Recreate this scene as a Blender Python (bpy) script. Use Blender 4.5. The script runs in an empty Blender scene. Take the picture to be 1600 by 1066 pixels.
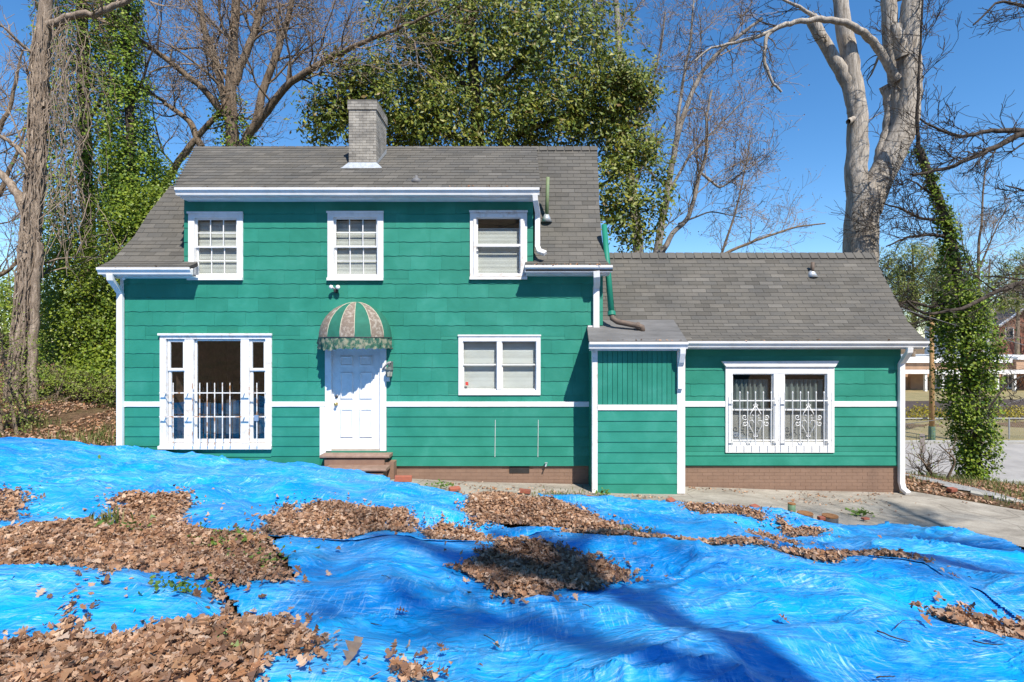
import bpy, math, random
import numpy as np
from mathutils import Vector, Matrix

random.seed(7)
RNG = np.random.default_rng(11)
scn = bpy.context.scene
COL = scn.collection

# ------------------------------------------------------------------ camera
# eye at the origin, looking along +Y, X to the right; 18 mm lens
FOC, CX, CY = 800.0, 812.0, 540.0
cam = bpy.data.cameras.new('camera')
cam.sensor_width = 36.0
cam.lens = FOC / 1600 * 36
cam.shift_x = (800 - CX) / 1600
cam.shift_y = (CY - 533) / 1600
cam.clip_start = 0.05
cam.clip_end = 3000
camo = bpy.data.objects.new('camera', cam)
camo.rotation_euler = (math.radians(90), 0, 0)
COL.objects.link(camo)
scn.camera = camo

# ------------------------------------------------------------------ sky and sun
SUN_AZ, SUN_EL = math.radians(25), math.radians(50.5)
world = bpy.data.worlds.new('World')
scn.world = world
world.use_nodes = True
wn = world.node_tree
bg = wn.nodes['Background']
sky = wn.nodes.new('ShaderNodeTexSky')
sky.sky_type = 'NISHITA'
sky.sun_disc = False
sky.sun_elevation = SUN_EL
sky.sun_rotation = math.pi - SUN_AZ
sky.altitude = 300
sky.air_density = 1.0
sky.dust_density = 0.05
sky.ozone_density = 3.0
hs = wn.nodes.new('ShaderNodeHueSaturation')
hs.inputs['Saturation'].default_value = 1.26
wn.links.new(sky.outputs[0], hs.inputs['Color'])
wn.links.new(hs.outputs[0], bg.inputs[0])
bg.inputs[1].default_value = 0.135

sun = bpy.data.lights.new('sun', 'SUN')
sun.energy = 4.7
sun.angle = math.radians(0.53)
sun.color = (1.0, 0.94, 0.85)
suno = bpy.data.objects.new('sun', sun)
sd = Vector((-math.sin(SUN_AZ) * math.cos(SUN_EL), math.cos(SUN_AZ) * math.cos(SUN_EL), -math.sin(SUN_EL)))
suno.rotation_euler = sd.to_track_quat('-Z', 'Y').to_euler()
suno.location = (8, -14, 20)
COL.objects.link(suno)

scn.view_settings.view_transform = 'Standard'
scn.view_settings.look = 'None'
scn.view_settings.gamma = 1
scn.view_settings.exposure = 0.58
scn.view_settings.use_curve_mapping = False

# ------------------------------------------------------------------ helpers
def P(px, py, Y):
    return np.array([(px - CX) / FOC * Y, Y, (CY - py) / FOC * Y])

def offs(parent):
    o = Vector((0, 0, 0))
    p = parent
    while p is not None:
        o += p.location
        p = p.parent
    return o

def tag(o, label=None, cat=None, group=None, kind=None):
    if label: o['label'] = label
    if cat: o['category'] = cat
    if group: o['group'] = group
    if kind: o['kind'] = kind
    return o

def empty(name, loc, label=None, cat=None, group=None):
    o = bpy.data.objects.new(name, None)
    o.location = Vector([float(v) for v in loc])
    o.empty_display_size = 0.2
    COL.objects.link(o)
    return tag(o, label, cat, group)

def link(name, me, mat, parent=None):
    o = bpy.data.objects.new(name, me)
    if mat is not None and len(me.materials) == 0:
        me.materials.append(mat)
    COL.objects.link(o)
    if parent is not None:
        o.parent = parent
    return o

def np_obj(name, V, F, mat, parent=None, smooth=False):
    """V (n,3) array, F (m,k) array of one face size."""
    V = np.asarray(V, dtype=np.float32)
    F = np.asarray(F, dtype=np.int32)
    if parent is not None:
        V = V - np.array(offs(parent), dtype=np.float32)
    me = bpy.data.meshes.new(name)
    m, k = F.shape
    me.vertices.add(len(V)); me.vertices.foreach_set('co', V.ravel())
    me.loops.add(m * k); me.loops.foreach_set('vertex_index', F.ravel())
    me.polygons.add(m)
    me.polygons.foreach_set('loop_start', np.arange(0, m * k, k, dtype=np.int32))
    me.polygons.foreach_set('loop_total', np.full(m, k, dtype=np.int32))
    me.update(calc_edges=True)
    if not smooth:
        me.shade_flat()
    return link(name, me, mat, parent)

class MB:
    def __init__(self):
        self.v = []; self.f = []
    def add(self, vs, fs):
        b = len(self.v)
        self.v += [tuple(float(c) for c in p) for p in vs]
        self.f += [tuple(b + i for i in f) for f in fs]
        return self
    def box(self, x0, x1, y0, y1, z0, z1):
        v = [(x0, y0, z0), (x1, y0, z0), (x1, y1, z0), (x0, y1, z0), (x0, y0, z1), (x1, y0, z1), (x1, y1, z1), (x0, y1, z1)]
        return self.add(v, [(0, 3, 2, 1), (4, 5, 6, 7), (0, 1, 5, 4), (1, 2, 6, 5), (2, 3, 7, 6), (3, 0, 4, 7)])
    def prism(self, poly, axis, a0, a1):
        """poly list of 2D points; axis 'x' (pts are y,z) / 'y' (x,z) / 'z' (x,y)"""
        n = len(poly)
        def p3(p, a):
            return {'x': (a, p[0], p[1]), 'y': (p[0], a, p[1]), 'z': (p[0], p[1], a)}[axis]
        v = [p3(p, a0) for p in poly] + [p3(p, a1) for p in poly]
        f = [tuple(range(n)), tuple(range(2 * n - 1, n - 1, -1))]
        f += [(i, i + n, (i + 1) % n + n, (i + 1) % n) for i in range(n)]
        return self.add(v, f)
    def tube(self, pts, rad, n=8, caps=True):
        pts = [np.array(p, dtype=float) for p in pts]
        if np.isscalar(rad): rad = [rad] * len(pts)
        vs = []; m = len(pts)
        up = np.array([0.31, 0.17, 0.93])
        for i, p in enumerate(pts):
            t = pts[min(i + 1, m - 1)] - pts[max(i - 1, 0)]
            t = t / (np.linalg.norm(t) + 1e-9)
            a = np.cross(t, up)
            if np.linalg.norm(a) < 0.15: a = np.cross(t, np.array([1.0, 0, 0]))
            a /= np.linalg.norm(a); b = np.cross(t, a)
            for k in range(n):
                an = 2 * math.pi * k / n
                vs.append(p + rad[i] * (math.cos(an) * a + math.sin(an) * b))
        fs = []
        for i in range(m - 1):
            for k in range(n):
                fs.append((i * n + k, i * n + (k + 1) % n, (i + 1) * n + (k + 1) % n, (i + 1) * n + k))
        if caps:
            fs.append(tuple(range(n - 1, -1, -1))); fs.append(tuple((m - 1) * n + k for k in range(n)))
        return self.add(vs, fs)
    def lathe(self, prof, cx, cy, n=16, arc=None):
        """prof list of (r,z)"""
        vs = []; m = len(prof)
        for r, z in prof:
            for k in range(n):
                a = 2 * math.pi * k / n
                vs.append((cx + r * math.cos(a), cy + r * math.sin(a), z))
        fs = [(i * n + k, i * n + (k + 1) % n, (i + 1) * n + (k + 1) % n, (i + 1) * n + k) for i in range(m - 1) for k in range(n)]
        fs.append(tuple(range(n - 1, -1, -1))); fs.append(tuple((m - 1) * n + k for k in range(n)))
        return self.add(vs, fs)
    def build(self, name, mat, parent=None, smooth=False, bevel=0):
        me = bpy.data.meshes.new(name)
        o_ = offs(parent) if parent is not None else Vector((0, 0, 0))
        me.from_pydata([(v[0] - o_.x, v[1] - o_.y, v[2] - o_.z) for v in self.v], [], self.f)
        if smooth:
            me.polygons.foreach_set('use_smooth', [True] * len(me.polygons))
        me.update()
        o = link(name, me, mat, parent)
        if bevel:
            md = o.modifiers.new('bevel', 'BEVEL'); md.width = bevel; md.segments = 1; md.limit_method = 'ANGLE'
        return o

def rects_minus(r, holes):
    out = [r]
    for h in holes:
        nxt = []
        for a in out:
            x0, x1, z0, z1 = a
            hx0, hx1, hz0, hz1 = h
            if hx1 <= x0 or hx0 >= x1 or hz1 <= z0 or hz0 >= z1:
                nxt.append(a); continue
            if hz0 > z0: nxt.append((x0, x1, z0, hz0))
            if hz1 < z1: nxt.append((x0, x1, hz1, z1))
            a0, a1 = max(z0, hz0), min(z1, hz1)
            if hx0 > x0: nxt.append((x0, hx0, a0, a1))
            if hx1 < x1: nxt.append((hx1, x1, a0, a1))
        out = nxt
    return [q for q in out if q[1] - q[0] > 0.004 and q[3] - q[2] > 0.004]

def in_poly(X, Y, poly):
    X = np.asarray(X); Y = np.asarray(Y)
    r = np.zeros(X.shape, bool)
    n = len(poly)
    for i in range(n):
        x0, y0 = poly[i]; x1, y1 = poly[(i + 1) % n]
        c = ((y0 > Y) != (y1 > Y))
        xx = (x1 - x0) * (Y - y0) / ((y1 - y0) if y1 != y0 else 1e-9) + x0
        r ^= c & (X < xx)
    return r

def dist_poly(X, Y, poly):
    d = np.full(np.shape(X), 1e9)
    n = len(poly)
    for i in range(n):
        a = np.array(poly[i]); b = np.array(poly[(i + 1) % n])
        ab = b - a; L = ab @ ab + 1e-12
        t = np.clip(((X - a[0]) * ab[0] + (Y - a[1]) * ab[1]) / L, 0, 1)
        d = np.minimum(d, np.hypot(X - a[0] - t * ab[0], Y - a[1] - t * ab[1]))
    return d

# value noise (numpy)
_H = np.random.default_rng(5).random((256, 256))
def vnoise(x, y, s=0):
    x = np.asarray(x) + 17.3 * s; y = np.asarray(y) + 31.7 * s
    xi = np.floor(x).astype(int); yi = np.floor(y).astype(int)
    fx = x - xi; fy = y - yi
    fx = fx * fx * fx * (fx * (fx * 6 - 15) + 10); fy = fy * fy * fy * (fy * (fy * 6 - 15) + 10)
    h = lambda a, b: _H[a % 256, b % 256]
    return ((h(xi, yi) * (1 - fx) + h(xi + 1, yi) * fx) * (1 - fy) + (h(xi, yi + 1) * (1 - fx) + h(xi + 1, yi + 1) * fx) * fy) * 2 - 1

def sstep(a, b, x):
    t = np.clip((np.asarray(x) - a) / (b - a), 0, 1)
    return t * t * (3 - 2 * t)

# ------------------------------------------------------------------ materials
MATS = {}
def new_mat(name):
    m = bpy.data.materials.new(name)
    m.use_nodes = True
    nt = m.node_tree
    return m, nt, nt.nodes['Principled BSDF']

def N(nt, typ, **kw):
    n = nt.nodes.new(typ)
    for k, v in kw.items():
        setattr(n, k, v)
    return n

def ramp(nt, stops, interp='LINEAR'):
    r = N(nt, 'ShaderNodeValToRGB')
    r.color_ramp.interpolation = interp
    e = r.color_ramp.elements
    while len(e) < len(stops): e.new(0.5)
    for el, (p, c) in zip(e, stops):
        el.position = p; el.color = (*c, 1) if len(c) == 3 else c
    return r

def mixc(nt, a, b, fac, mode='MIX'):
    m = N(nt, 'ShaderNodeMix', data_type='RGBA', blend_type=mode)
    for sock, val in ((m.inputs[0], fac), (m.inputs[6], a), (m.inputs[7], b)):
        if hasattr(val, 'links'): nt.links.new(val, sock)
        elif isinstance(val, (int, float)): sock.default_value = val
        else: sock.default_value = (*val, 1)
    return m.outputs[2]

def noise(nt, scale, detail=4, rough=0.6, vec=None, dist=0.0):
    n = N(nt, 'ShaderNodeTexNoise')
    n.inputs['Scale'].default_value = scale; n.inputs['Detail'].default_value = detail
    n.inputs['Roughness'].default_value = rough; n.inputs['Distortion'].default_value = dist
    if vec is not None: nt.links.new(vec, n.inputs['Vector'])
    return n.outputs[0]

def coords(nt, scale=(1, 1, 1), rot=(0, 0, 0)):
    """world-space position, stretched"""
    g = N(nt, 'ShaderNodeNewGeometry')
    mp = N(nt, 'ShaderNodeMapping')
    mp.inputs['Scale'].default_value = scale
    mp.inputs['Rotation'].default_value = rot
    nt.links.new(g.outputs['Position'], mp.inputs[0])
    return mp.outputs[0]

def bump(nt, h, strength, dist, bsdf):
    b = N(nt, 'ShaderNodeBump')
    b.inputs['Strength'].default_value = strength; b.inputs['Distance'].default_value = dist
    nt.links.new(h, b.inputs['Height'])
    nt.links.new(b.outputs[0], bsdf.inputs['Normal'])

def rnd(nt, how):
    if how == 'object':
        return N(nt, 'ShaderNodeObjectInfo').outputs['Random']
    return N(nt, 'ShaderNodeNewGeometry').outputs['Random Per Island']

def simple(name, c1, c2=None, scale=6, rough=0.6, bstr=0.15, bdist=0.01, bscale=60, how=None, var=0.25,
           stretch=(1, 1, 1), spec=0.4, metal=0.0, lo=0.35, hi=0.65):
    """two-tone procedural paint/stone/wood with noise patches, optional brightness per piece and fine relief"""
    if name in MATS: return MATS[name]
    m, nt, b = new_mat(name)
    c2 = c2 or tuple(0.8 * v for v in c1)
    vec = coords(nt, stretch)
    r = ramp(nt, [(lo, c1), (hi, c2)])
    nt.links.new(noise(nt, scale, 5, 0.65, vec), r.inputs[0])
    col = r.outputs[0]
    if how:
        rr = ramp(nt, [(0, (1 - var,) * 3), (1, (1 + var,) * 3)])
        nt.links.new(rnd(nt, how), rr.inputs[0])
        col = mixc(nt, col, rr.outputs[0], 1.0, 'MULTIPLY')
    nt.links.new(col, b.inputs['Base Color'])
    b.inputs['Roughness'].default_value = rough
    b.inputs['Specular IOR Level'].default_value = spec
    b.inputs['Metallic'].default_value = metal
    if bstr:
        bump(nt, noise(nt, bscale, 4, 0.7, vec), bstr, bdist, b)
    MATS[name] = m
    return m

def leafy(name, cols, trans=0.35, rough=0.5, how='island', spec=0.4):
    """leaf material: colour picked per leaf, part of the light passing through"""
    m, nt, b = new_mat(name)
    n = len(cols)
    r = ramp(nt, [(i / max(1, n - 1), c) for i, c in enumerate(cols)])
    nt.links.new(rnd(nt, how), r.inputs[0])
    nt.links.new(r.outputs[0], b.inputs['Base Color'])
    b.inputs['Roughness'].default_value = rough
    b.inputs['Specular IOR Level'].default_value = spec
    if trans:
        t = N(nt, 'ShaderNodeBsdfTranslucent')
        nt.links.new(r.outputs[0], t.inputs[0])
        mx = N(nt, 'ShaderNodeMixShader'); mx.inputs[0].default_value = trans
        nt.links.new(b.outputs[0], mx.inputs[1]); nt.links.new(t.outputs[0], mx.inputs[2])
        nt.links.new(mx.outputs[0], nt.nodes['Material Output'].inputs[0])
    return m

WHITE = simple('white_paint', (0.80, 0.79, 0.77), (0.64, 0.63, 0.60), 6, 0.45, 0.12, 0.005, 40, lo=0.45, hi=0.78)
WHITE_WORN = simple('worn_white_paint', (0.80, 0.78, 0.75), (0.50, 0.40, 0.30), 8, 0.55, 0.2, 0.006, 50, lo=0.50, hi=0.80)
GUTTER = simple('gutter_white', (0.80, 0.79, 0.77), (0.64, 0.63, 0.60), 3, 0.4, 0.0, stretch=(1, 1, 0.3), lo=0.45, hi=0.8)
DARK = simple('dark_interior', (0.035, 0.032, 0.03), (0.02, 0.018, 0.016), 3, 0.9, 0)
BLACK = simple('black_metal', (0.03, 0.03, 0.032), (0.05, 0.05, 0.05), 20, 0.4, 0.05)
BROWNP = simple('brown_masonry_paint', (0.255, 0.160, 0.110), (0.225, 0.14, 0.096), 5, 0.7, 0.3, 0.006, 90, 'object', 0.035)
BROWNF = simple('brown_paint', (0.27, 0.165, 0.11), (0.22, 0.13, 0.09), 5, 0.7, 0.3, 0.006, 60)
BROWNT = simple('brown_tread_paint', (0.30, 0.20, 0.15), (0.22, 0.14, 0.10), 8, 0.7, 0.3, 0.006, 60)
CHIMB = simple('chimney_brick', (0.37, 0.345, 0.30), (0.17, 0.16, 0.145), 3.2, 0.85, 0.5, 0.01, 70, 'object', 0.18, lo=0.38, hi=0.72)
MORTAR = simple('mortar', (0.16, 0.15, 0.135), (0.10, 0.095, 0.085), 6, 0.9, 0.3, 0.01, 80)
BRICK = simple('red_brick', (0.34, 0.10, 0.055), (0.27, 0.09, 0.06), 14, 0.85, 0.5, 0.006, 120, 'object', 0.15)
METALG = simple('galvanised_flashing', (0.62, 0.65, 0.67), (0.42, 0.45, 0.47), 12, 0.4, 0.2, 0.01, 30, metal=0.4)
RUST = simple('rusty_bars', (0.74, 0.71, 0.66), (0.40, 0.18, 0.06), 7, 0.6, 0.2, 0.003, 90, lo=0.50, hi=0.62)
BRASS = simple('brass', (0.75, 0.55, 0.22), (0.6, 0.42, 0.15), 20, 0.25, 0, metal=1.0)
CONC = None

def siding_mat(name, how):
    m, nt, b = new_mat(name)
    v = coords(nt, (1, 1, 1))
    r = ramp(nt, [(0.30, (0.016, 0.190, 0.128)), (0.52, (0.024, 0.225, 0.155)), (0.72, (0.042, 0.265, 0.192))])
    nt.links.new(noise(nt, 1.7, 6, 0.62, v, 0.3), r.inputs[0])
    rr = ramp(nt, [(0, (0.91, 0.92, 0.91)), (1, (1.09, 1.07, 1.08))])
    nt.links.new(rnd(nt, how), rr.inputs[0])
    c = mixc(nt, r.outputs[0], rr.outputs[0], 1.0, 'MULTIPLY')
    # scattered chalky scuffs
    s = ramp(nt, [(0.66, (0, 0, 0)), (0.80, (1, 1, 1))])
    nt.links.new(noise(nt, 5.5, 7, 0.75, coords(nt, (1, 1, 0.6)), 0.4), s.inputs[0])
    sf = N(nt, 'ShaderNodeMath', operation='MULTIPLY'); sf.inputs[1].default_value = 0.42
    nt.links.new(s.outputs[0], sf.inputs[0])
    c = mixc(nt, c, (0.16, 0.36, 0.29), sf.outputs[0])
    nt.links.new(c, b.inputs['Base Color'])
    b.inputs['Roughness'].default_value = 0.62
    b.inputs['Specular IOR Level'].default_value = 0.3
    bump(nt, noise(nt, 30, 4, 0.7, coords(nt, (2.2, 2.2, 0.25))), 0.22, 0.006, b)
    return m
GREEN = siding_mat('green_siding_paint', 'object')
GREENF = simple('green_trim_paint', (0.010, 0.190, 0.122), (0.014, 0.215, 0.142), 3, 0.55, 0.1, 0.004, 40)

def roof_mat(name, how):
    m, nt, b = new_mat(name)
    rr = ramp(nt, [(0, (0.098, 0.093, 0.082)), (0.25, (0.125, 0.119, 0.105)), (0.5, (0.140, 0.132, 0.116)), (0.75, (0.112, 0.109, 0.100)), (0.92, (0.130, 0.123, 0.109)), (1, (0.165, 0.157, 0.14))])
    nt.links.new(rnd(nt, how), rr.inputs[0])
    g = ramp(nt, [(0.3, (0.72, 0.72, 0.74)), (0.7, (1.2, 1.18, 1.15))])
    nt.links.new(noise(nt, 90, 3, 0.8, coords(nt)), g.inputs[0])
    c = mixc(nt, rr.outputs[0], g.outputs[0], 1.0, 'MULTIPLY')
    g2 = ramp(nt, [(0.3, (0.84, 0.85, 0.87)), (0.7, (1.12, 1.1, 1.07))])
    nt.links.new(noise(nt, 1.1, 4, 0.6, coords(nt)), g2.inputs[0])
    c = mixc(nt, c, g2.outputs[0], 1.0, 'MULTIPLY')
    nt.links.new(c, b.inputs['Base Color'])
    b.inputs['Roughness'].default_value = 0.9
    b.inputs['Specular IOR Level'].default_value = 0.2
    bump(nt, noise(nt, 160, 2, 0.8, coords(nt)), 0.5, 0.006, b)
    return m
ROOF_O = roof_mat('asphalt_shingle', 'object')
ROOF_I = roof_mat('asphalt_shingle_field', 'island')

def glass_mat():
    m, nt, b = new_mat('window_glass')
    nt.nodes.remove(b)
    lw = N(nt, 'ShaderNodeLayerWeight'); lw.inputs[0].default_value = 0.5
    pw = N(nt, 'ShaderNodeMath', operation='POWER'); pw.inputs[1].default_value = 4.0
    nt.links.new(lw.outputs['Facing'], pw.inputs[0])
    ad = N(nt, 'ShaderNodeMath', operation='MULTIPLY_ADD'); ad.inputs[1].default_value = 0.80; ad.inputs[2].default_value = 0.15
    nt.links.new(pw.outputs[0], ad.inputs[0])
    tr = N(nt, 'ShaderNodeBsdfTransparent'); tr.inputs[0].default_value = (0.86, 0.89, 0.88, 1)
    gl = N(nt, 'ShaderNodeBsdfGlossy'); gl.inputs['Roughness'].default_value = 0.015
    bp = N(nt, 'ShaderNodeBump'); bp.inputs['Strength'].default_value = 0.05; bp.inputs['Distance'].default_value = 0.02
    nt.links.new(noise(nt, 3.0, 2, 0.5, coords(nt)), bp.inputs['Height'])
    nt.links.new(bp.outputs[0], gl.inputs['Normal'])
    mx = N(nt, 'ShaderNodeMixShader')
    nt.links.new(ad.outputs[0], mx.inputs[0]); nt.links.new(tr.outputs[0], mx.inputs[1]); nt.links.new(gl.outputs[0], mx.inputs[2])
    nt.links.new(mx.outputs[0], nt.nodes['Material Output'].inputs[0])
    return m
GLASS = glass_mat()
BLIND = simple('blind_slats', (0.85, 0.85, 0.80), (0.76, 0.76, 0.71), 3, 0.5, 0)
CURT = simple('grey_curtain', (0.22, 0.26, 0.25), (0.15, 0.18, 0.175), 4, 0.8, 0.1)
SCREEN = simple('insect_screen', (0.36, 0.35, 0.33), (0.30, 0.29, 0.27), 4, 0.8, 0.3, 0.003, 200)

def tarp_mat():
    m, nt, b = new_mat('blue_tarpaulin')
    base = ramp(nt, [(0.28, (0.0006, 0.165, 0.55)), (0.5, (0.0015, 0.285, 0.72)), (0.72, (0.005, 0.41, 0.81))])
    nt.links.new(noise(nt, 0.9, 7, 0.66, coords(nt, (1, 1.5, 1)), 0.8), base.inputs[0])
    c = base.outputs[0]
    # worn, frayed coating: whitish streaks along several folds of the weave
    def scuff(scale, rot, sc, lo, hi, amt, c, colr, plo, phi, ps):
        s = ramp(nt, [(lo, (0, 0, 0)), (hi, (1, 1, 1))])
        nt.links.new(noise(nt, scale, 10, 0.74, coords(nt, sc, rot), 0.9), s.inputs[0])
        q = ramp(nt, [(plo, (0, 0, 0)), (phi, (1, 1, 1))])
        nt.links.new(noise(nt, ps, 5, 0.6, coords(nt, (0.8, 1.5, 1), (0, 0, rot[2])), 1.0), q.inputs[0])
        f = N(nt, 'ShaderNodeMath', operation='MULTIPLY'); nt.links.new(s.outputs[0], f.inputs[0]); nt.links.new(q.outputs[0], f.inputs[1])
        f2 = N(nt, 'ShaderNodeMath', operation='MULTIPLY'); f2.inputs[1].default_value = amt; nt.links.new(f.outputs[0], f2.inputs[0])
        return mixc(nt, c, colr, f2.outputs[0])
    c = scuff(5.0, (0, 0, 0.15), (0.55, 3.4, 1), 0.45, 0.58, 0.80, c, (0.11, 0.45, 0.86), 0.44, 0.62, 0.9)
    c = scuff(12.0, (0, 0, -0.7), (3.8, 0.35, 1), 0.53, 0.61, 0.72, c, (0.34, 0.63, 0.90), 0.46, 0.60, 1.2)
    c = scuff(14.0, (0, 0, 0.35), (0.3, 4.2, 1), 0.53, 0.61, 0.72, c, (0.40, 0.67, 0.91), 0.47, 0.60, 1.4)
    c = scuff(26.0, (0, 0, -0.25), (0.35, 3.0, 1), 0.55, 0.62, 0.75, c, (0.58, 0.76, 0.93), 0.50, 0.60, 1.6)
    # single hair scratches
    w = N(nt, 'ShaderNodeTexVoronoi', feature='DISTANCE_TO_EDGE'); w.inputs['Scale'].default_value = 5.5
    wv = coords(nt, (0.35, 2.2, 1), (0, 0, 0.5)); nt.links.new(wv, w.inputs['Vector'])
    ws = ramp(nt, [(0.0, (1, 1, 1)), (0.02, (0, 0, 0))]); nt.links.new(w.outputs['Distance'], ws.inputs[0])
    wf = N(nt, 'ShaderNodeMath', operation='MULTIPLY'); wf.inputs[1].default_value = 0.10; nt.links.new(ws.outputs[0], wf.inputs[0])
    c = mixc(nt, c, (0.35, 0.58, 0.9), wf.outputs[0])
    nt.links.new(c, b.inputs['Base Color'])
    b.inputs['Roughness'].default_value = 0.42
    b.inputs['Specular IOR Level'].default_value = 0.28
    # crinkles
    h1 = noise(nt, 3.2, 6, 0.58, coords(nt, (1, 1.5, 1)), 1.6)
    v2 = N(nt, 'ShaderNodeTexVoronoi', feature='SMOOTH_F1'); v2.inputs['Scale'].default_value = 9
    nt.links.new(coords(nt, (0.7, 1.5, 1), (0, 0, 0.3)), v2.inputs['Vector'])
    # sharp crumpled facets
    dn = N(nt, 'ShaderNodeTexNoise'); dn.inputs['Scale'].default_value = 3.0; dn.inputs['Detail'].default_value = 3
    cv = coords(nt, (0.8, 1.3, 1)); nt.links.new(cv, dn.inputs['Vector'])
    vm = N(nt, 'ShaderNodeVectorMath', operation='MULTIPLY_ADD'); vm.inputs[1].default_value = (0.5, 0.5, 0.5)
    nt.links.new(dn.outputs['Color'], vm.inputs[0]); nt.links.new(cv, vm.inputs[2])
    v3 = N(nt, 'ShaderNodeTexVoronoi', feature='F1'); v3.inputs['Scale'].default_value = 5.5; nt.links.new(vm.outputs[0], v3.inputs['Vector'])
    v4 = N(nt, 'ShaderNodeTexVoronoi', feature='F1'); v4.inputs['Scale'].default_value = 17; nt.links.new(vm.outputs[0], v4.inputs['Vector'])
    a3 = N(nt, 'ShaderNodeMath', operation='MULTIPLY_ADD'); a3.inputs[1].default_value = 0.30; nt.links.new(v3.outputs['Distance'], a3.inputs[0]); nt.links.new(h1, a3.inputs[2])
    a4 = N(nt, 'ShaderNodeMath', operation='MULTIPLY_ADD'); a4.inputs[1].default_value = 0.10; nt.links.new(v4.outputs['Distance'], a4.inputs[0]); nt.links.new(a3.outputs[0], a4.inputs[2])
    ad = N(nt, 'ShaderNodeMath', operation='MULTIPLY_ADD'); ad.inputs[1].default_value = 0.2
    nt.links.new(v2.outputs['Distance'], ad.inputs[0]); nt.links.new(a4.outputs[0], ad.inputs[2])
    v5 = N(nt, 'ShaderNodeTexVoronoi', feature='DISTANCE_TO_EDGE'); v5.inputs['Scale'].default_value = 3.4; nt.links.new(vm.outputs[0], v5.inputs['Vector'])
    cr = ramp(nt, [(0.0, (1, 1, 1)), (0.05, (0, 0, 0))]); nt.links.new(v5.outputs['Distance'], cr.inputs[0])
    a5 = N(nt, 'ShaderNodeMath', operation='MULTIPLY_ADD'); a5.inputs[1].default_value = 0.11; nt.links.new(cr.outputs[0], a5.inputs[0]); nt.links.new(ad.outputs[0], a5.inputs[2])
    bump(nt, a5.outputs[0], 0.75, 0.05, b)
    t = N(nt, 'ShaderNodeBsdfTranslucent'); nt.links.new(c, t.inputs[0])
    mx = N(nt, 'ShaderNodeMixShader'); mx.inputs[0].default_value = 0.08
    nt.links.new(b.outputs[0], mx.inputs[1]); nt.links.new(t.outputs[0], mx.inputs[2])
    nt.links.new(mx.outputs[0], nt.nodes['Material Output'].inputs[0])
    return m
TARP = tarp_mat()

LITTER = leafy('dry_leaves', [(0.103, 0.055, 0.034), (0.333, 0.172, 0.090), (0.460, 0.270, 0.149), (0.218, 0.115, 0.069), (0.621, 0.437, 0.299), (0.380, 0.190, 0.092), (0.138, 0.076, 0.053), (0.529, 0.345, 0.224), (0.276, 0.132, 0.069), (0.506, 0.391, 0.299)], 0.15, 0.7, spec=0.3)
MAGLEAF = leafy('magnolia_leaves', [(0.048, 0.084, 0.012), (0.120, 0.174, 0.021), (0.227, 0.263, 0.033), (0.072, 0.120, 0.017), (0.323, 0.311, 0.042), (0.144, 0.191, 0.027), (0.251, 0.167, 0.060)], 0.22, 0.48, spec=0.35)
IVYLEAF = leafy('ivy_leaves', [(0.038, 0.092, 0.011), (0.119, 0.206, 0.019), (0.194, 0.292, 0.024), (0.270, 0.357, 0.033), (0.076, 0.141, 0.013), (0.346, 0.399, 0.043)], 0.25, 0.5, spec=0.3)
PRIVET = leafy('privet_leaves', [(0.068, 0.125, 0.013), (0.159, 0.239, 0.023), (0.261, 0.329, 0.029), (0.113, 0.181, 0.017), (0.329, 0.375, 0.039)], 0.3, 0.45)
SPRING = leafy('spring_leaves', [(0.138, 0.196, 0.029), (0.230, 0.299, 0.046), (0.299, 0.356, 0.057), (0.172, 0.230, 0.034)], 0.35, 0.5)
PINE = leafy('pine_needles', [(0.08, 0.11, 0.02), (0.14, 0.18, 0.03), (0.20, 0.23, 0.04), (0.24, 0.25, 0.05)], 0.2, 0.5)
BUDS = leafy('reddish_buds', [(0.22, 0.12, 0.07), (0.33, 0.20, 0.11), (0.28, 0.19, 0.10), (0.16, 0.08, 0.05)], 0.2, 0.6)
GRASS = leafy('grass_blades', [(0.06, 0.11, 0.02), (0.12, 0.17, 0.03), (0.20, 0.20, 0.06), (0.28, 0.24, 0.11)], 0.3, 0.6)
YELLOW = leafy('yellow_shrub_leaves', [(0.30, 0.25, 0.02), (0.42, 0.33, 0.02), (0.24, 0.22, 0.03)], 0.25, 0.5)

def bark_mat(name, c1, c2, c3, sc=9, zs=0.25, bd=0.05):
    m, nt, b = new_mat(name)
    v = coords(nt, (1, 1, zs))
    r = ramp(nt, [(0.30, c1), (0.5, c2), (0.68, c3)])
    nt.links.new(noise(nt, sc, 7, 0.7, v, 0.6), r.inputs[0])
    nt.links.new(r.outputs[0], b.inputs['Base Color'])
    b.inputs['Roughness'].default_value = 0.9
    b.inputs['Specular IOR Level'].default_value = 0.15
    bump(nt, noise(nt, sc * 1.6, 6, 0.75, v, 0.4), 0.9, bd, b)
    return m
BARK_BROWN = bark_mat('brown_bark', (0.08, 0.058, 0.04), (0.18, 0.135, 0.095), (0.31, 0.24, 0.175), 13, 0.2, 0.03)
BARK_PALE = bark_mat('pale_dead_bark', (0.17, 0.14, 0.11), (0.42, 0.37, 0.31), (0.62, 0.56, 0.485), 13, 0.14, 0.05)
BARK_VINE = bark_mat('vine_bark', (0.12, 0.09, 0.065), (0.32, 0.25, 0.19), (0.50, 0.41, 0.32), 14, 0.2)
BARK_GREY = bark_mat('grey_bark', (0.12, 0.105, 0.09), (0.25, 0.22, 0.19), (0.42, 0.39, 0.35), 8)
BARK_DARK = bark_mat('dark_bark', (0.035, 0.028, 0.022), (0.075, 0.06, 0.048), (0.14, 0.115, 0.095), 10)
TWIG = simple('twigs', (0.36, 0.275, 0.20), (0.22, 0.165, 0.12), 3, 0.9, 0)
TWIG_D = simple('dark_twigs', (0.10, 0.08, 0.065), (0.06, 0.048, 0.04), 3, 0.9, 0)
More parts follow.
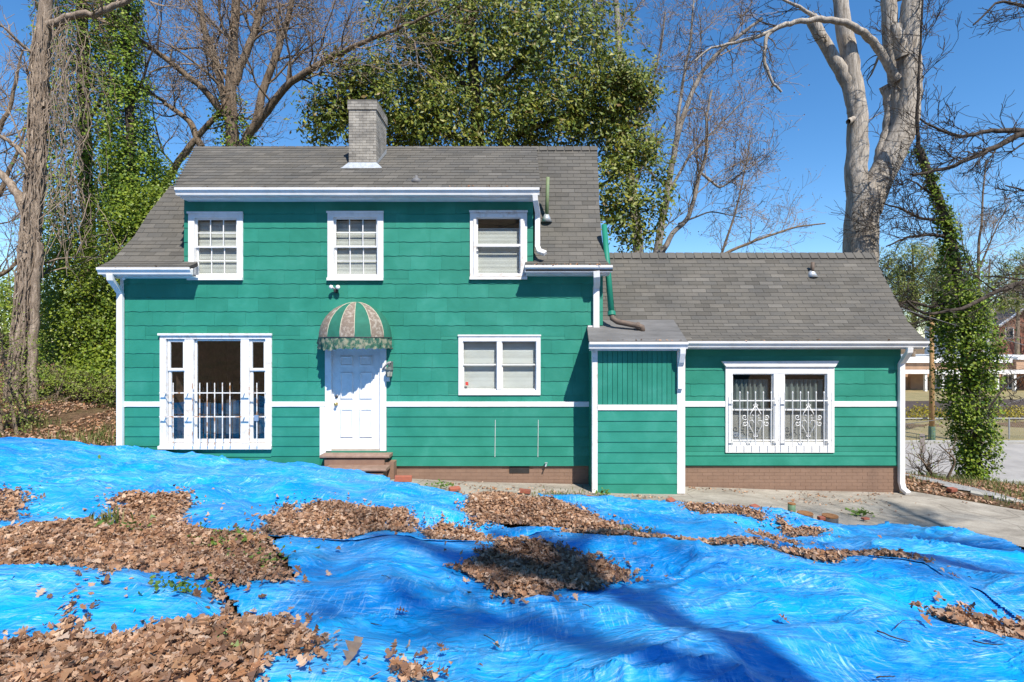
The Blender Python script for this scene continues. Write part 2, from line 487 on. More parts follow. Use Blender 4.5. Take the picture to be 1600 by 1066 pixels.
# ------------------------------------------------------------------ terrain
CTRL = np.array([
 # under and ahead of the eye
 (0, 0, -1.58), (-5, 0, -1.42), (5, 0, -1.75), (0, 2.5, -1.66), (-3, 2.5, -1.58), (3, 2.5, -1.76), (0, 5, -1.98), (-4, 5, -1.83), (4, 5, -2.15),
 (-8, 5, -1.62), (8, 5, -2.55), (0, 7.5, -2.36), (-4, 7.5, -2.13), (4, 7.5, -2.56), (-8, 7.5, -1.76), (8.5, 7.8, -2.92), (6, 7.6, -2.78),
 # tarp crest before the house
 (-3.6, 9.2, -2.22), (-2.5, 9.2, -2.40), (-5.2, 9.4, -2.24), (-7.4, 9.5, -1.99), (-9.4, 9.3, -1.70), (-1.0, 8.8, -2.58), (1, 8.8, -2.66),
 # foot of the walls
 (-8.2, 10.1, -2.02), (-5, 10.1, -2.32), (-3, 10.1, -2.58), (-1, 10.1, -2.69), (1, 10.1, -2.74), (2, 9.4, -2.75), (5, 10.1, -2.86), (7.6, 10.1, -2.93),
 (5, 9.0, -2.80),
 # bank on the left
 (-10.5, 10.3, -1.90), (-11, 12, -1.62), (-12, 14, -1.42), (-13, 17, -1.15), (-16, 22, -1.0), (-10, 16, -1.5), (-20, 12, -1.0), (-25, 25, -0.6), (-14, 8, -1.4), (-20, 3, -1.0), (-45, 15, 0.5),
 # behind the house
 (-5, 16, -2.1), (0, 17, -2.6), (6, 16, -3.3), (0, 25, -3.2), (-6, 32, -2.6), (0, 13, -2.6), (-20, 50, -2.0), (0, 50, -3.5),
 # right side falling to the street
 (9.25, 9.4, -3.06), (10, 11, -3.12), (10.8, 11, -3.36), (9.4, 12.2, -3.12), (12.9, 14.5, -3.84), (10, 16, -4.1), (16, 14.5, -4.3), (13, 9, -3.3), (18, 6, -3.3), (25, 2, -3.4),
 (5, 20, -4.6), (11, 18.3, -4.86), (17, 18.5, -4.98), (25, 18.5, -5.0), (45, 18.5, -5.0), (12, 22.5, -5.0), (20, 22.5, -5.0), (35, 22.5, -5.0), (60, 22.5, -5.0), (12, 26.5, -5.0), (22, 26.5, -5.0), (40, 26.5, -5.0),
 (20, 31, -4.84), (34, 31, -4.84), (20, 38, -4.06), (36, 38, -4.06), (22, 44, -3.98), (36, 44, -3.98), (50, 44, -3.98), (40, 60, -3.9), (60, 60, -3.9), (60, 38, -4.06), (60, 31, -4.84),
 # behind the camera: the hillside goes up
 (0, -5, -1.2), (-12, -6, -0.4), (10, -6, -1.4), (0, -13, 1.6), (-16, -15, 2.4), (16, -13, 1.0), (0, -30, 10), (-30, -30, 11), (30, -30, 9),
 (0, -60, 22), (-80, -60, 22), (80, -60, 16), (-120, 0, 3), (120, 0, -5), (-120, 120, -2), (120, 120, -4), (0, 120, -4),
 (-900, 900, -6), (900, 900, -6), (0, 900, -6), (-900, 0, 0), (900, 0, -6), (-900, -900, 30), (900, -900, 20), (0, -900, 30)], dtype=float)

def _phi(r2):
    return 0.5 * r2 * np.log(r2 + 1e-12)
def _tps_fit(C):
    n = len(C)
    d2 = (C[:, None, 0] - C[None, :, 0]) ** 2 + (C[:, None, 1] - C[None, :, 1]) ** 2
    K = _phi(d2) + np.eye(n) * 0.02
    Pm = np.c_[np.ones(n), C[:, :2]]
    A = np.block([[K, Pm], [Pm.T, np.zeros((3, 3))]])
    return np.linalg.solve(A, np.r_[C[:, 2], 0, 0, 0])
_W = _tps_fit(CTRL)
def G(X, Y):
    """smooth lie of the land"""
    X = np.asarray(X, float); Y = np.asarray(Y, float)
    sh = X.shape
    x = X.ravel(); y = Y.ravel()
    z = np.empty(len(x))
    for a in range(0, len(x), 20000):
        xx = x[a:a + 20000]; yy = y[a:a + 20000]
        d2 = (xx[:, None] - CTRL[None, :, 0]) ** 2 + (yy[:, None] - CTRL[None, :, 1]) ** 2
        z[a:a + 20000] = _phi(d2) @ _W[:-3] + _W[-3] + _W[-2] * xx + _W[-1] * yy
    return z.reshape(sh)

def unproj(pts):
    """where the sight line through a point of the picture meets the smooth ground"""
    out = []
    ys = np.concatenate([np.arange(1.2, 12, 0.02), np.arange(12, 60, 0.1)])
    for px, py in pts:
        X = (px - CX) / FOC * ys; Z = (CY - py) / FOC * ys
        g = G(X, ys)
        k = np.argmax(Z < g)
        if not (Z < g).any(): k = len(ys) - 1
        out.append((X[k], ys[k]))
    return out

PILES_PX = {
 'far_left': [(-60, 768), (0, 770), (30, 772), (45, 780), (32, 795), (25, 808), (-60, 812)],
 'grass_tuft': [(170, 790), (205, 783), (240, 785), (302, 781), (298, 795), (280, 808), (262, 822), (200, 822), (175, 803)],
 'big_left': [(-80, 825), (0, 822), (70, 813), (160, 806), (200, 815), (270, 815), (330, 833), (415, 848), (430, 868), (440, 888), (458, 908), (438, 914), (405, 905), (385, 915), (355, 908), (330, 902), (300, 906), (235, 900), (205, 890), (178, 888), (172, 918), (160, 925), (152, 905), (150, 893), (70, 884), (0, 887), (-80, 890)],
 'steps_near': [(395, 832), (420, 824), (402, 813), (438, 805), (468, 800), (470, 786), (520, 785), (565, 792), (620, 800), (655, 815), (640, 823), (600, 821), (545, 831), (500, 839), (480, 832), (430, 839)],
 'steps_small': [(430, 790), (446, 782), (464, 785), (458, 797), (440, 797)],
 'middle_small': [(655, 821), (690, 811), (740, 813), (805, 831), (790, 838), (740, 843), (700, 844), (678, 835)],
 'brick_line': [(722, 796), (745, 782), (800, 777), (850, 785), (880, 798), (940, 813), (985, 824), (945, 820), (905, 826), (890, 818), (850, 815), (820, 812), (780, 811), (735, 812)],
 'long_strip': [(876, 828), (900, 826), (950, 818), (1000, 829), (1080, 845), (1140, 851), (1195, 864), (1235, 873), (1190, 872), (1140, 868), (1060, 860), (1000, 853), (940, 848), (890, 838)],
 'centre': [(708, 873), (760, 863), (800, 856), (850, 860), (900, 866), (950, 875), (995, 889), (960, 895), (930, 906), (880, 901), (860, 913), (812, 917), (780, 907), (745, 891)],
 'right_back': [(1170, 826), (1200, 825), (1252, 839), (1225, 842), (1182, 834)],
 'right_long': [(1222, 864), (1260, 856), (1300, 857), (1350, 867), (1400, 880), (1445, 888), (1400, 889), (1340, 881), (1310, 890), (1262, 884), (1235, 872)],
 'right_near': [(1446, 956), (1480, 944), (1540, 950), (1600, 963), (1680, 975), (1680, 1010), (1600, 992), (1540, 983), (1490, 976)],
 'front_left': [(20, 997), (60, 990), (93, 988), (103, 950), (118, 946), (130, 985), (160, 992), (200, 985), (300, 975), (380, 975), (435, 962), (452, 965), (462, 985), (505, 1010), (505, 1045), (480, 1046), (430, 1040), (415, 1075), (360, 1150), (-120, 1150), (-120, 1010)],
 'gap_line': [(318, 905), (330, 905), (372, 945), (408, 978), (395, 984), (352, 946)],
 'front_small': [(600, 1028), (640, 1035), (672, 1034), (682, 1048), (655, 1064), (630, 1058)],
 'tarp_edge': [(1070, 796), (1130, 801), (1197, 811), (1190, 816), (1130, 808), (1070, 802)],
 'front_right': [(1213, 812), (1240, 820), (1292, 828), (1275, 833), (1240, 829), (1215, 819)],
}
PILES = {k: unproj(v) for k, v in PILES_PX.items()}

_yb = np.array([(-14, 9.5), (-9.5, 9.8), (-7.4, 9.97), (-5.2, 9.97), (-4.0, 9.9), (-3.6, 9.46), (-2.5, 9.4), (-1.3, 8.8), (0.3, 9.1), (2.7, 8.75), (4.9, 8.1), (6.1, 7.8), (7.5, 7.1), (12, 6)])
def YB(X):
    return np.interp(X, _yb[:, 0], _yb[:, 1])

def lumps(X, Y):
    m = sstep(-0.05, 0.6, YB(X) - Y)
    wx = X + 0.35 * vnoise(X * 0.8, Y * 0.8, 3); wy = Y + 0.3 * vnoise(X * 0.8, Y * 0.8, 4)
    h = 0.10 * vnoise(wx * 0.75, wy * 1.25, 1) + 0.055 * vnoise(wx * 1.9 + 0.3 * wy, wy * 2.6, 2)
    for nm, pl in PILES.items():
        a = np.array(pl); c = a.mean(0); e = (a.max(0) - a.min(0)) * 0.5 + 0.12
        dp = 0.10 if nm in ('centre', 'right_near', 'middle_small') else 0.05
        q = ((X - c[0]) / e[0]) ** 2 + ((Y - c[1]) / e[1]) ** 2
        h = h - dp * np.exp(-1.1 * q) + 0.05 * np.exp(-((np.sqrt(q) - 1.45) / 0.35) ** 2) * (dp > 0.06)
    return h * m

def T(X, Y):
    return G(X, Y) + lumps(X, Y)

def wrinkle(X, Y):
    wx = X + 0.18 * vnoise(X * 2.1, Y * 2.1, 8); wy = Y + 0.18 * vnoise(X * 2.1, Y * 2.1, 9)
    r1 = 1 - np.abs(vnoise(wx * 1.6 + wy * 0.8, wy * 3.0 - wx * 0.9, 10))
    r2 = 1 - np.abs(vnoise(wx * 3.4 - wy * 1.9, wy * 4.6 + wx * 1.6, 12))
    r3 = 1 - np.abs(vnoise(wx * 8 + wy * 3, wy * 10 - wx * 4, 14))
    msk = 0.4 + 0.6 * sstep(-0.3, 0.5, vnoise(X * 0.7, Y * 0.9, 16))
    return msk * (0.055 * r1 ** 6 + 0.026 * r2 ** 6 + 0.007 * r3 ** 4) + 0.006 * vnoise(wx * 6, wy * 8, 18)

def grid_obj(name, xs, ys, zf, mat, mask=None, parent=None, smooth=True):
    X, Y = np.meshgrid(xs, ys)
    Z = zf(X, Y)
    nx, ny = len(xs), len(ys)
    idx = np.arange(nx * ny).reshape(ny, nx)
    F = np.stack([idx[:-1, :-1], idx[:-1, 1:], idx[1:, 1:], idx[1:, :-1]], -1).reshape(-1, 4)
    V = np.stack([X, Y, Z], -1).reshape(-1, 3)
    return V, F

def compact(V, F):
    u, inv = np.unique(F.ravel(), return_inverse=True)
    return V[u], inv.reshape(F.shape)

def axis(fine0, fine1, step, far, grow=1.25):
    a = list(np.arange(fine0, fine1 + 1e-6, step))
    s = step; v = a[-1]
    while v < far[1]:
        s *= grow; v += s; a.append(v)
    s = step; v = a[0]; b = []
    while v > far[0]:
        s *= grow; v -= s; b.append(v)
    return np.array(b[::-1] + a)

def ground_mat():
    m, nt, b = new_mat('leafy_ground')
    r = ramp(nt, [(0.25, (0.10, 0.062, 0.038)), (0.42, (0.20, 0.125, 0.075)), (0.55, (0.16, 0.115, 0.06)), (0.66, (0.12, 0.125, 0.045)), (0.8, (0.24, 0.17, 0.10))])
    nt.links.new(noise(nt, 1.3, 9, 0.75, coords(nt), 0.4), r.inputs[0])
    g = ramp(nt, [(0.35, (0.45, 0.45, 0.45)), (0.65, (1.5, 1.5, 1.5))])
    nt.links.new(noise(nt, 9, 8, 0.85, coords(nt)), g.inputs[0])
    c = mixc(nt, r.outputs[0], g.outputs[0], 1.0, 'MULTIPLY')
    nt.links.new(c, b.inputs['Base Color'])
    b.inputs['Roughness'].default_value = 0.95; b.inputs['Specular IOR Level'].default_value = 0.1
    bump(nt, noise(nt, 14, 6, 0.8, coords(nt)), 1.0, 0.08, b)
    return m
GROUND = ground_mat()

V, F = grid_obj('ground', axis(-13, 14, 0.13, (-900, 900)), axis(1.0, 15, 0.13, (-900, 900)), lambda X, Y: T(X, Y) - 0.055 * sstep(0, 0.5, YB(X) - Y) - 0.004, GROUND)
tag(np_obj('ground', V, F, GROUND, None, True), kind='structure')

# concrete apron / driveway along the house
def conc_mat():
    m, nt, b = new_mat('old_concrete')
    r = ramp(nt, [(0.3, (0.21, 0.185, 0.15)), (0.5, (0.33, 0.295, 0.245)), (0.7, (0.44, 0.40, 0.335))])
    nt.links.new(noise(nt, 1.6, 8, 0.7, coords(nt, (1, 1.6, 1)), 0.5), r.inputs[0])
    g = ramp(nt, [(0.3, (0.8, 0.8, 0.8)), (0.7, (1.15, 1.14, 1.12))])
    nt.links.new(noise(nt, 45, 3, 0.8, coords(nt)), g.inputs[0])
    c = mixc(nt, r.outputs[0], g.outputs[0], 1.0, 'MULTIPLY')
    v = N(nt, 'ShaderNodeTexVoronoi', feature='DISTANCE_TO_EDGE'); v.inputs['Scale'].default_value = 0.8
    dv = coords(nt, (1, 1, 0)); nt.links.new(dv, v.inputs['Vector'])
    cr = ramp(nt, [(0.0, (0.35, 0.33, 0.3)), (0.007, (1, 1, 1))]); nt.links.new(v.outputs['Distance'], cr.inputs[0])
    c = mixc(nt, c, cr.outputs[0], 0.8, 'MULTIPLY')
    nt.links.new(c, b.inputs['Base Color'])
    b.inputs['Roughness'].default_value = 0.92; b.inputs['Specular IOR Level'].default_value = 0.2
    bump(nt, noise(nt, 35, 5, 0.75, coords(nt)), 0.35, 0.012, b)
    return m
CONC = conc_mat()
xs = np.linspace(-2.35, 9.9, 150)
yf = YB(xs) - 0.75
yf = np.where(xs > 7.2, np.interp(xs, [7.2, 10], [6.4, 6.0]), yf)
ybk = np.interp(xs, [-2.35, 1.39, 1.41, 7.7, 7.72, 9.0, 9.9], [10.09, 10.09, 10.12, 10.12, 10.35, 9.6, 9.15])
vv = np.linspace(0, 1, 40)
X = np.repeat(xs[None, :], 40, 0); Y = yf[None, :] + (ybk - yf)[None, :] * vv[:, None]
Y[-1] += 0.03 * vnoise(xs * 3, xs * 0, 2) * (xs > 7.8)
Z = T(X, Y) + 0.012
idx = np.arange(X.size).reshape(X.shape)
F = np.stack([idx[:-1, :-1], idx[:-1, 1:], idx[1:, 1:], idx[1:, :-1]], -1).reshape(-1, 4)
tag(np_obj('driveway', np.stack([X, Y, Z], -1).reshape(-1, 3), F, CONC, None, True), kind='structure')

# street, kerbs and the far lawn and planting bank
ROADM = simple('worn_asphalt', (0.37, 0.345, 0.31), (0.29, 0.27, 0.245), 1.2, 0.9, 0.2, 0.01, 60)
LAWNM = simple('dormant_lawn', (0.30, 0.235, 0.115), (0.22, 0.19, 0.085), 0.9, 0.95, 0.8, 0.05, 14)
MULCHM = simple('dark_mulch', (0.085, 0.062, 0.05), (0.05, 0.036, 0.03), 2.5, 0.95, 0.9, 0.06, 9)
GRAVM = simple('pale_gravel', (0.40, 0.385, 0.365), (0.25, 0.24, 0.225), 12, 0.95, 1.0, 0.03, 40)
KERBM = simple('kerb_concrete', (0.40, 0.385, 0.35), (0.31, 0.30, 0.27), 3, 0.9, 0.3, 0.01, 40)

def strip(name, x0, x1, y0, y1, dz, mat, nx=80, ny=12):
    xs = np.linspace(x0, x1, nx); ys = np.linspace(y0, y1, ny)
    V, F = grid_obj(name, xs, ys, lambda X, Y: G(X, Y) + dz, mat)
    return tag(np_obj(name, V, F, mat, None, True), kind='structure')
strip('street', 7, 90, 18.6, 26.0, 0.02, ROADM)
strip('far_lawn', 8, 95, 26.35, 46, 0.015, LAWNM, 80, 40)
strip('mulch_bank', 10, 95, 32.2, 38.2, 0.04, MULCHM, 80, 24)
for y in (18.35, 26.05):
    xs = np.linspace(9, 90, 60)
    g = G(xs, np.full(60, y + 0.12)); V = []
    prof = [(0, -0.2), (0, 0.12), (0.25, 0.14), (0.25, -0.2)]
    for x, gz in zip(xs, g):
        V += [(x, y + a, gz + c) for a, c in prof]
    F = [(i * 4 + k, i * 4 + k + 1, (i + 1) * 4 + k + 1, (i + 1) * 4 + k) for i in range(59) for k in range(3)]
    tag(np_obj('street_kerb', V, F, KERBM), kind='structure')

# gravel path with its broken kerb beside the driveway
pth = np.array([P(1395, 722, 12.9)[:2], P(1440, 742, 11.7)[:2], P(1500, 762, 10.85)[:2], P(1560, 775, 10.5)[:2], P(1640, 790, 10.2)[:2], P(1760, 812, 9.9)[:2]])
tt = np.linspace(0, len(pth) - 1, 60); pc = np.stack([np.interp(tt, range(len(pth)), pth[:, i]) for i in (0, 1)], 1)
dr = np.gradient(pc, axis=0); nn = np.stack([-dr[:, 1], dr[:, 0]], 1); nn /= np.linalg.norm(nn, axis=1)[:, None]
V = []; 
for k in range(60):
    for j in range(7):
        q = pc[k] + nn[k] * (j / 6 - 0.5) * (0.66 + 0.1 * math.sin(k * 0.9))
        V.append((q[0], q[1], 0))
V = np.array(V); V[:, 2] = G(V[:, 0], V[:, 1]) + 0.02 + 0.012 * RNG.random(len(V))
F = [(k * 7 + j, k * 7 + j + 1, (k + 1) * 7 + j + 1, (k + 1) * 7 + j) for k in range(59) for j in range(6)]
tag(np_obj('gravel_path', V, F, GRAVM), kind='structure')

# ------------------------------------------------------------------ tarpaulins
def tarp(name, poly_px, lift, label, nx, ny, y0, y1, u0, u1, seed):
    poly = unproj(poly_px)
    poly = [(x, min(y, YB(x) + 0.06)) for x, y in poly]
    Yr = y0 * (y1 / y0) ** np.linspace(0, 1, ny)
    U = np.linspace(u0, u1, nx)
    Y = np.repeat(Yr[:, None], nx, 1); X = Y * U[None, :]
    inside = in_poly(X + 0.03 * vnoise(X * 3, Y * 3, seed), Y + 0.03 * vnoise(X * 3, Y * 3, seed + 1), poly)
    d = dist_poly(X, Y, poly)
    edge = np.exp(-d / 0.10)
    flat = np.ones(X.shape)
    for pl in PILES.values():
        dd = dist_poly(X, Y, pl); flat = np.minimum(flat, np.where(in_poly(X, Y, pl), 0.12, sstep(-0.02, 0.22, dd)))
    Z = T(X, Y) + lift + wrinkle(X, Y) * flat + 0.02 * edge * flat * (0.5 + 0.5 * vnoise(X * 4, Y * 4, seed + 5))
    idx = np.arange(X.size).reshape(X.shape)
    F = np.stack([idx[:-1, :-1], idx[:-1, 1:], idx[1:, 1:], idx[1:, :-1]], -1).reshape(-1, 4)
    ok = inside.ravel()[F].all(1)
    V, F = compact(np.stack([X, Y, Z], -1).reshape(-1, 3), F[ok])
    o = np_obj(name, V, F, TARP, None, True)
    md = o.modifiers.new('thickness', 'SOLIDIFY'); md.thickness = 0.004; md.offset = 1
    tag(o, label, 'tarp')
    return o
tarp('tarpaulin', [(-420, 670), (-200, 680), (0, 684), (90, 690), (190, 692), (260, 698), (330, 708), (370, 713), (440, 720), (497, 724), (505, 731), (545, 737), (590, 745), (612, 752), (622, 760), (700, 776), (735, 783), (742, 800), (800, 815), (850, 818), (900, 832), (880, 842), (800, 842), (700, 850), (560, 842), (420, 842), (330, 842), (150, 830), (0, 838), (-420, 850)],
     0.030, 'blue tarpaulin spread along the front door side beneath the barred picture window', 300, 210, 4.2, 10.2, -1.5, 0.25, 1)
tarp('tarpaulin', [(838, 776), (880, 773), (960, 780), (1060, 789), (1170, 801), (1240, 812), (1300, 817), (1380, 822), (1440, 829), (1530, 848), (1600, 876), (1740, 940), (1740, 990), (1600, 960), (1440, 895), (1330, 885), (1230, 868), (1100, 858), (1000, 845), (960, 825), (900, 805)],
     0.034, 'blue tarpaulin lying beside the driveway with its edge against the loose bricks', 300, 170, 3.6, 9.8, -0.05, 1.3, 2)
tarp('tarpaulin', [(-320, 878), (-100, 880), (0, 882), (100, 880), (180, 884), (235, 896), (300, 902), (330, 900), (360, 930), (402, 972), (380, 980), (300, 982), (190, 990), (100, 992), (20, 1000), (-320, 1010)],
     0.038, 'narrow blue tarpaulin piece at the left between the two big leaf beds', 210, 150, 2.6, 5.2, -1.7, -0.4, 3)
tarp('tarpaulin', [(336, 900), (370, 905), (430, 900), (458, 895), (420, 850), (480, 836), (560, 835), (650, 818), (690, 838), (760, 840), (800, 834), (850, 815), (890, 818), (890, 836), (960, 846), (1060, 846), (1180, 855), (1240, 858), (1330, 866), (1420, 868), (1520, 895), (1640, 925), (1800, 1000), (2400, 1160), (2400, 1400), (-300, 1400), (-300, 1060), (200, 1000), (330, 990), (412, 985), (408, 972)],
     0.022, 'largest blue tarpaulin filling the foreground, bottom centre and right', 420, 360, 1.7, 8.6, -1.3, 1.9, 0)

# ------------------------------------------------------------------ leaf shapes and litter
def leaf_outline(kind, rng):
    if kind == 'oak':
        t = [(0, 0), (0.13, 0.16), (0.10, 0.28), (0.33, 0.42), (0.17, 0.50), (0.40, 0.68), (0.16, 0.72), (0.20, 0.92), (0, 1.0)]
    elif kind == 'plain':
        t = [(0, 0), (0.22, 0.28), (0.27, 0.55), (0.15, 0.82), (0, 1.0)]
    else:
        t = [(0, 0), (0.30, 0.45), (0, 1.0)]
    return t

def leaves_np(C, size, rng, kind='rhomb', tilt=0.6, flat_up=True, curl=0.25, normal=None, aspect=1.0):
    """build many leaves: C (n,3) centres, size (n,) lengths -> V, F (triangles)"""
    n = len(C)
    t = leaf_outline(kind, rng)
    L = [(x, y) for x, y in t]
    R = [(-x, y) for x, y in t[1:-1]][::-1]
    out = np.array(L + R) * np.array([aspect, 1]); out[:, 1] -= 0.5
    m = len(out)
    # frames
    yaw = rng.random(n) * 2 * math.pi
    if normal is None:
        nr = rng.normal(size=(n, 3)) * tilt; nr[:, 2] += 1.0 if flat_up else 0
    else:
        nr = normal + rng.normal(size=(n, 3)) * tilt
    nr /= np.linalg.norm(nr, axis=1)[:, None] + 1e-9
    a = np.stack([np.cos(yaw), np.sin(yaw), np.zeros(n)], 1)
    if not flat_up:
        a = rng.normal(size=(n, 3))
    u = a - (a * nr).sum(1)[:, None] * nr; u /= np.linalg.norm(u, axis=1)[:, None] + 1e-9
    w = np.cross(nr, u)
    s = np.asarray(size)[:, None, None]
    cl = (rng.random(n) * 2 - 0.6)[:, None] * curl
    h = cl * (np.abs(out[None, :, 0]) * 2.2) + (rng.random(n) * 2 - 0.7)[:, None] * curl * 1.6 * (out[None, :, 1] ** 2) * 2
    V = C[:, None, :] + s * (out[None, :, 0, None] * u[:, None, :] + out[None, :, 1, None] * w[:, None, :] + h[:, :, None] * nr[:, None, :])
    V = V.reshape(-1, 3)
    # strip-triangulate left/right pairs
    tri = []
    li = list(range(0, len(L))); ri = [0] + list(range(m - 1, len(L) - 1, -1)) + [len(L) - 1]
    for k in range(len(L) - 1):
        a0, a1, b0, b1 = li[k], li[k + 1], ri[k], ri[k + 1]
        if a0 == b0: tri.append((a0, a1, b1))
        elif a1 == b1: tri.append((a0, a1, b0))
        else: tri += [(a0, a1, b1), (a0, b1, b0)]
    tri = np.array(tri)
    F = (tri[None] + (np.arange(n) * m)[:, None, None]).reshape(-1, 3)
    return V, F

def join_np(parts):
    Vs, Fs, b = [], [], 0
    for V, F in parts:
        Vs.append(V); Fs.append(F + b); b += len(V)
    return np.concatenate(Vs), np.concatenate(Fs)

PILE_LABEL = {
 'far_left': 'brown leaf pile cut by the left edge, below the bank', 'grass_tuft': 'leaf pile behind the green grass tuft on the left',
 'big_left': 'wide sunlit leaf bed across the left foreground, with weeds at its right end', 'steps_near': 'leaf pile nearest the door steps, left of centre',
 'steps_small': 'tiny leaf heap just left of the pile by the door steps', 'middle_small': 'shaded small leaf pile between the steps pile and the brick wall vent',
 'brick_line': 'leaf heap at the tarp gap just below the loose bricks', 'long_strip': 'long narrow leaf strip running right from the middle of the tarps',
 'centre': 'dark shaded diamond-shaped leaf pile in the centre foreground', 'right_back': 'small bright oval leaf pile below the cut pipe stubs',
 'right_long': 'tapering leaf pile at right, ending in a point toward the driveway', 'right_near': 'leaf pile at the right edge in the foreground',
 'front_left': 'nearest leaf bed with big curled leaves, bottom left corner', 'gap_line': 'thin line of leaves along the diagonal gap between tarps at left',
 'front_small': 'small clump of leaves at the bottom edge left of centre', 'front_right': 'thin row of leaves just below the cut pipe stubs', 'tarp_edge': 'thin row of leaves on the tarp right below the entry box corner'}
for i, (nm, pl) in enumerate(PILES.items()):
    rng = np.random.default_rng(100 + i)
    a = np.array(pl); lo = a.min(0) - 0.3; hi = a.max(0) + 0.3
    lo[1] = max(lo[1], 1.5); 
    area = (hi - lo).prod()
    near = nm in ('front_left', 'front_small', 'right_near', 'big_left', 'gap_line', 'centre')
    n = int(area * (3800 if near else 3600))
    q = lo + rng.random((n, 2)) * (hi - lo)
    d = dist_poly(q[:, 0], q[:, 1], pl)
    ins = in_poly(q[:, 0], q[:, 1], pl)
    keep = ins & (rng.random(n) < 0.35 + 0.65 * sstep(0, 0.08, d)) | (~ins & (rng.random(n) < 0.13 * np.exp(-d / 0.06) + 0.002 * (d < 0.45)))
    q = q[keep]; d = d[keep] * np.where(ins[keep], 1, 0)
    mound = 0.018 * np.minimum(1, d / 0.30) + 0.010 * vnoise(q[:, 0] * 3, q[:, 1] * 3, i) * (d > 0.06)
    z = T(q[:, 0], q[:, 1]) + np.where(d > 0, 0.044, 0.055) + np.maximum(mound, 0) + rng.random(len(q)) ** 2 * 0.03
    sz = (0.028 + 0.055 * rng.random(len(q)) ** 2.0)
    V1, F1 = leaves_np(np.c_[q, z], sz, rng, 'oak' if near else 'plain', 0.50, True, 0.45)
    # the compacted bed under the loose leaves
    st = 0.05
    gx = np.arange(lo[0], hi[0], st); gy = np.arange(lo[1], hi[1], st)
    if len(gx) < 3 or len(gy) < 3:
        gx = np.linspace(lo[0], hi[0], 4); gy = np.linspace(lo[1], hi[1], 4)
    X, Y = np.meshgrid(gx, gy)
    dd = dist_poly(X, Y, pl); ii = in_poly(X, Y, pl)
    Z = T(X, Y) + 0.015 * np.minimum(1, dd / 0.3) + 0.03 + 0.02 * vnoise(X * 12, Y * 12, i)
    idx = np.arange(X.size).reshape(X.shape)
    Fq = np.stack([idx[:-1, :-1], idx[:-1, 1:], idx[1:, 1:], idx[1:, :-1]], -1).reshape(-1, 4)
    okf = (ii & (dd > 0.03)).ravel()[Fq].all(1)
    Fq = Fq[okf]
    if len(Fq):
        V2, Fq = compact(np.stack([X, Y, Z], -1).reshape(-1, 3), Fq)
        F2 = np.concatenate([Fq[:, [0, 1, 2]], Fq[:, [0, 2, 3]]])
        V1, F1 = join_np([(V1, F1), (V2, F2)])
    tag(np_obj('leaf_pile', V1, F1, LITTER), PILE_LABEL[nm], 'leaf pile', 'leaf piles on the tarps')
# ------------------------------------------------------------------ the house
YW, YG, YX = 10.1, 10.15, 9.5           # main wall, wing wall and entry-box planes
SW, SG, SX = FOC / YW, FOC / YG, FOC / YX
house = empty('house', (-3.0, YW, -2.7), 'green shingled house with grey roof, white trim and a lower right wing', 'house')

def RW(px0, px1, py0, py1, s=SW):
    """a rectangle of the wall plane: x0,x1,z0,z1"""
    return ((px0 - CX) / s, (px1 - CX) / s, (CY - py1) / s, (CY - py0) / s)

HOLES_MAIN = [RW(300, 377, 337, 434), RW(516, 596, 336, 434), RW(738, 820, 335, 433), RW(256, 421, 527, 695), RW(510, 602, 540, 712), RW(719, 842, 527, 614)]
HOLES_WING = [RW(1136, 1299, 577, 703, SG)]
# faces covered by casings: siding stops behind them
CASE_MAIN = [RW(297.5, 378.5, 335, 436), RW(514.5, 597.5, 334.5, 436), RW(736.5, 821.5, 333.5, 435), RW(253.5, 423.5, 524, 698.5), RW(509, 603.5, 540, 712), RW(500.5, 510, 637, 714), RW(718, 843.5, 525.5, 616)]
CASE_WING = [RW(1134, 1300.5, 573, 705.5, SG)]

Z_SILL = (CY - 728) / SW
XL_, XR_ = RW(193, 942, 0, 1)[:2]
XDL, XDR = (288 - CX) / SW, (833 - CX) / SW
Z_EAVE, Z_DORM = 1.52, 2.93

wall = MB()
for q in rects_minus((XL_, XR_, Z_SILL, Z_EAVE), HOLES_MAIN) + rects_minus((XDL, XDR, Z_EAVE, Z_DORM + 0.05), HOLES_MAIN):
    wall.box(q[0], q[1], YW + 0.004, YW + 0.14, q[2], q[3])
wallo = wall.build('front_wall', GREENF, house)
wing = MB()
WX0, WX1 = 1.64, 7.56
for q in rects_minus((WX0, WX1, Z_SILL - 0.02, 0.12), HOLES_WING):
    wing.box(q[0], q[1], YG + 0.004, YG + 0.14, q[2], q[3])
wingo = wing.build('wing_wall', GREENF, house)

def siding_piece(q, z0, bottoms, phase, yw, amp):
    """one wall shingle (or what is left of it round an opening): thicker at its wavy butt edge"""
    mb = MB()
    for (x0, x1, a, b) in q:
        wav = abs(a - z0) < 1e-6
        n = max(2, int((x1 - x0) / 0.07)) if wav else 2
        xs = np.linspace(x0, x1, n)
        tb = 0.015 if wav else 0.009
        vs = []
        for x in xs:
            zb = a + (amp * math.sin(x * 26 + phase) + 0.5 * amp * math.sin(x * 61 + 2 * phase) if wav else 0)
            vs += [(x, yw - tb, zb), (x, yw - 0.005, b), (x, yw + 0.002, zb)]
        fs = []
        for k in range(n - 1):
            i = 3 * k
            fs += [(i, i + 3, i + 4, i + 1), (i + 2, i + 5, i + 3, i)]
        fs += [(0, 1, 2), (3 * n - 3, 3 * n - 1, 3 * n - 2)]
        mb.add(vs, fs)
    return mb

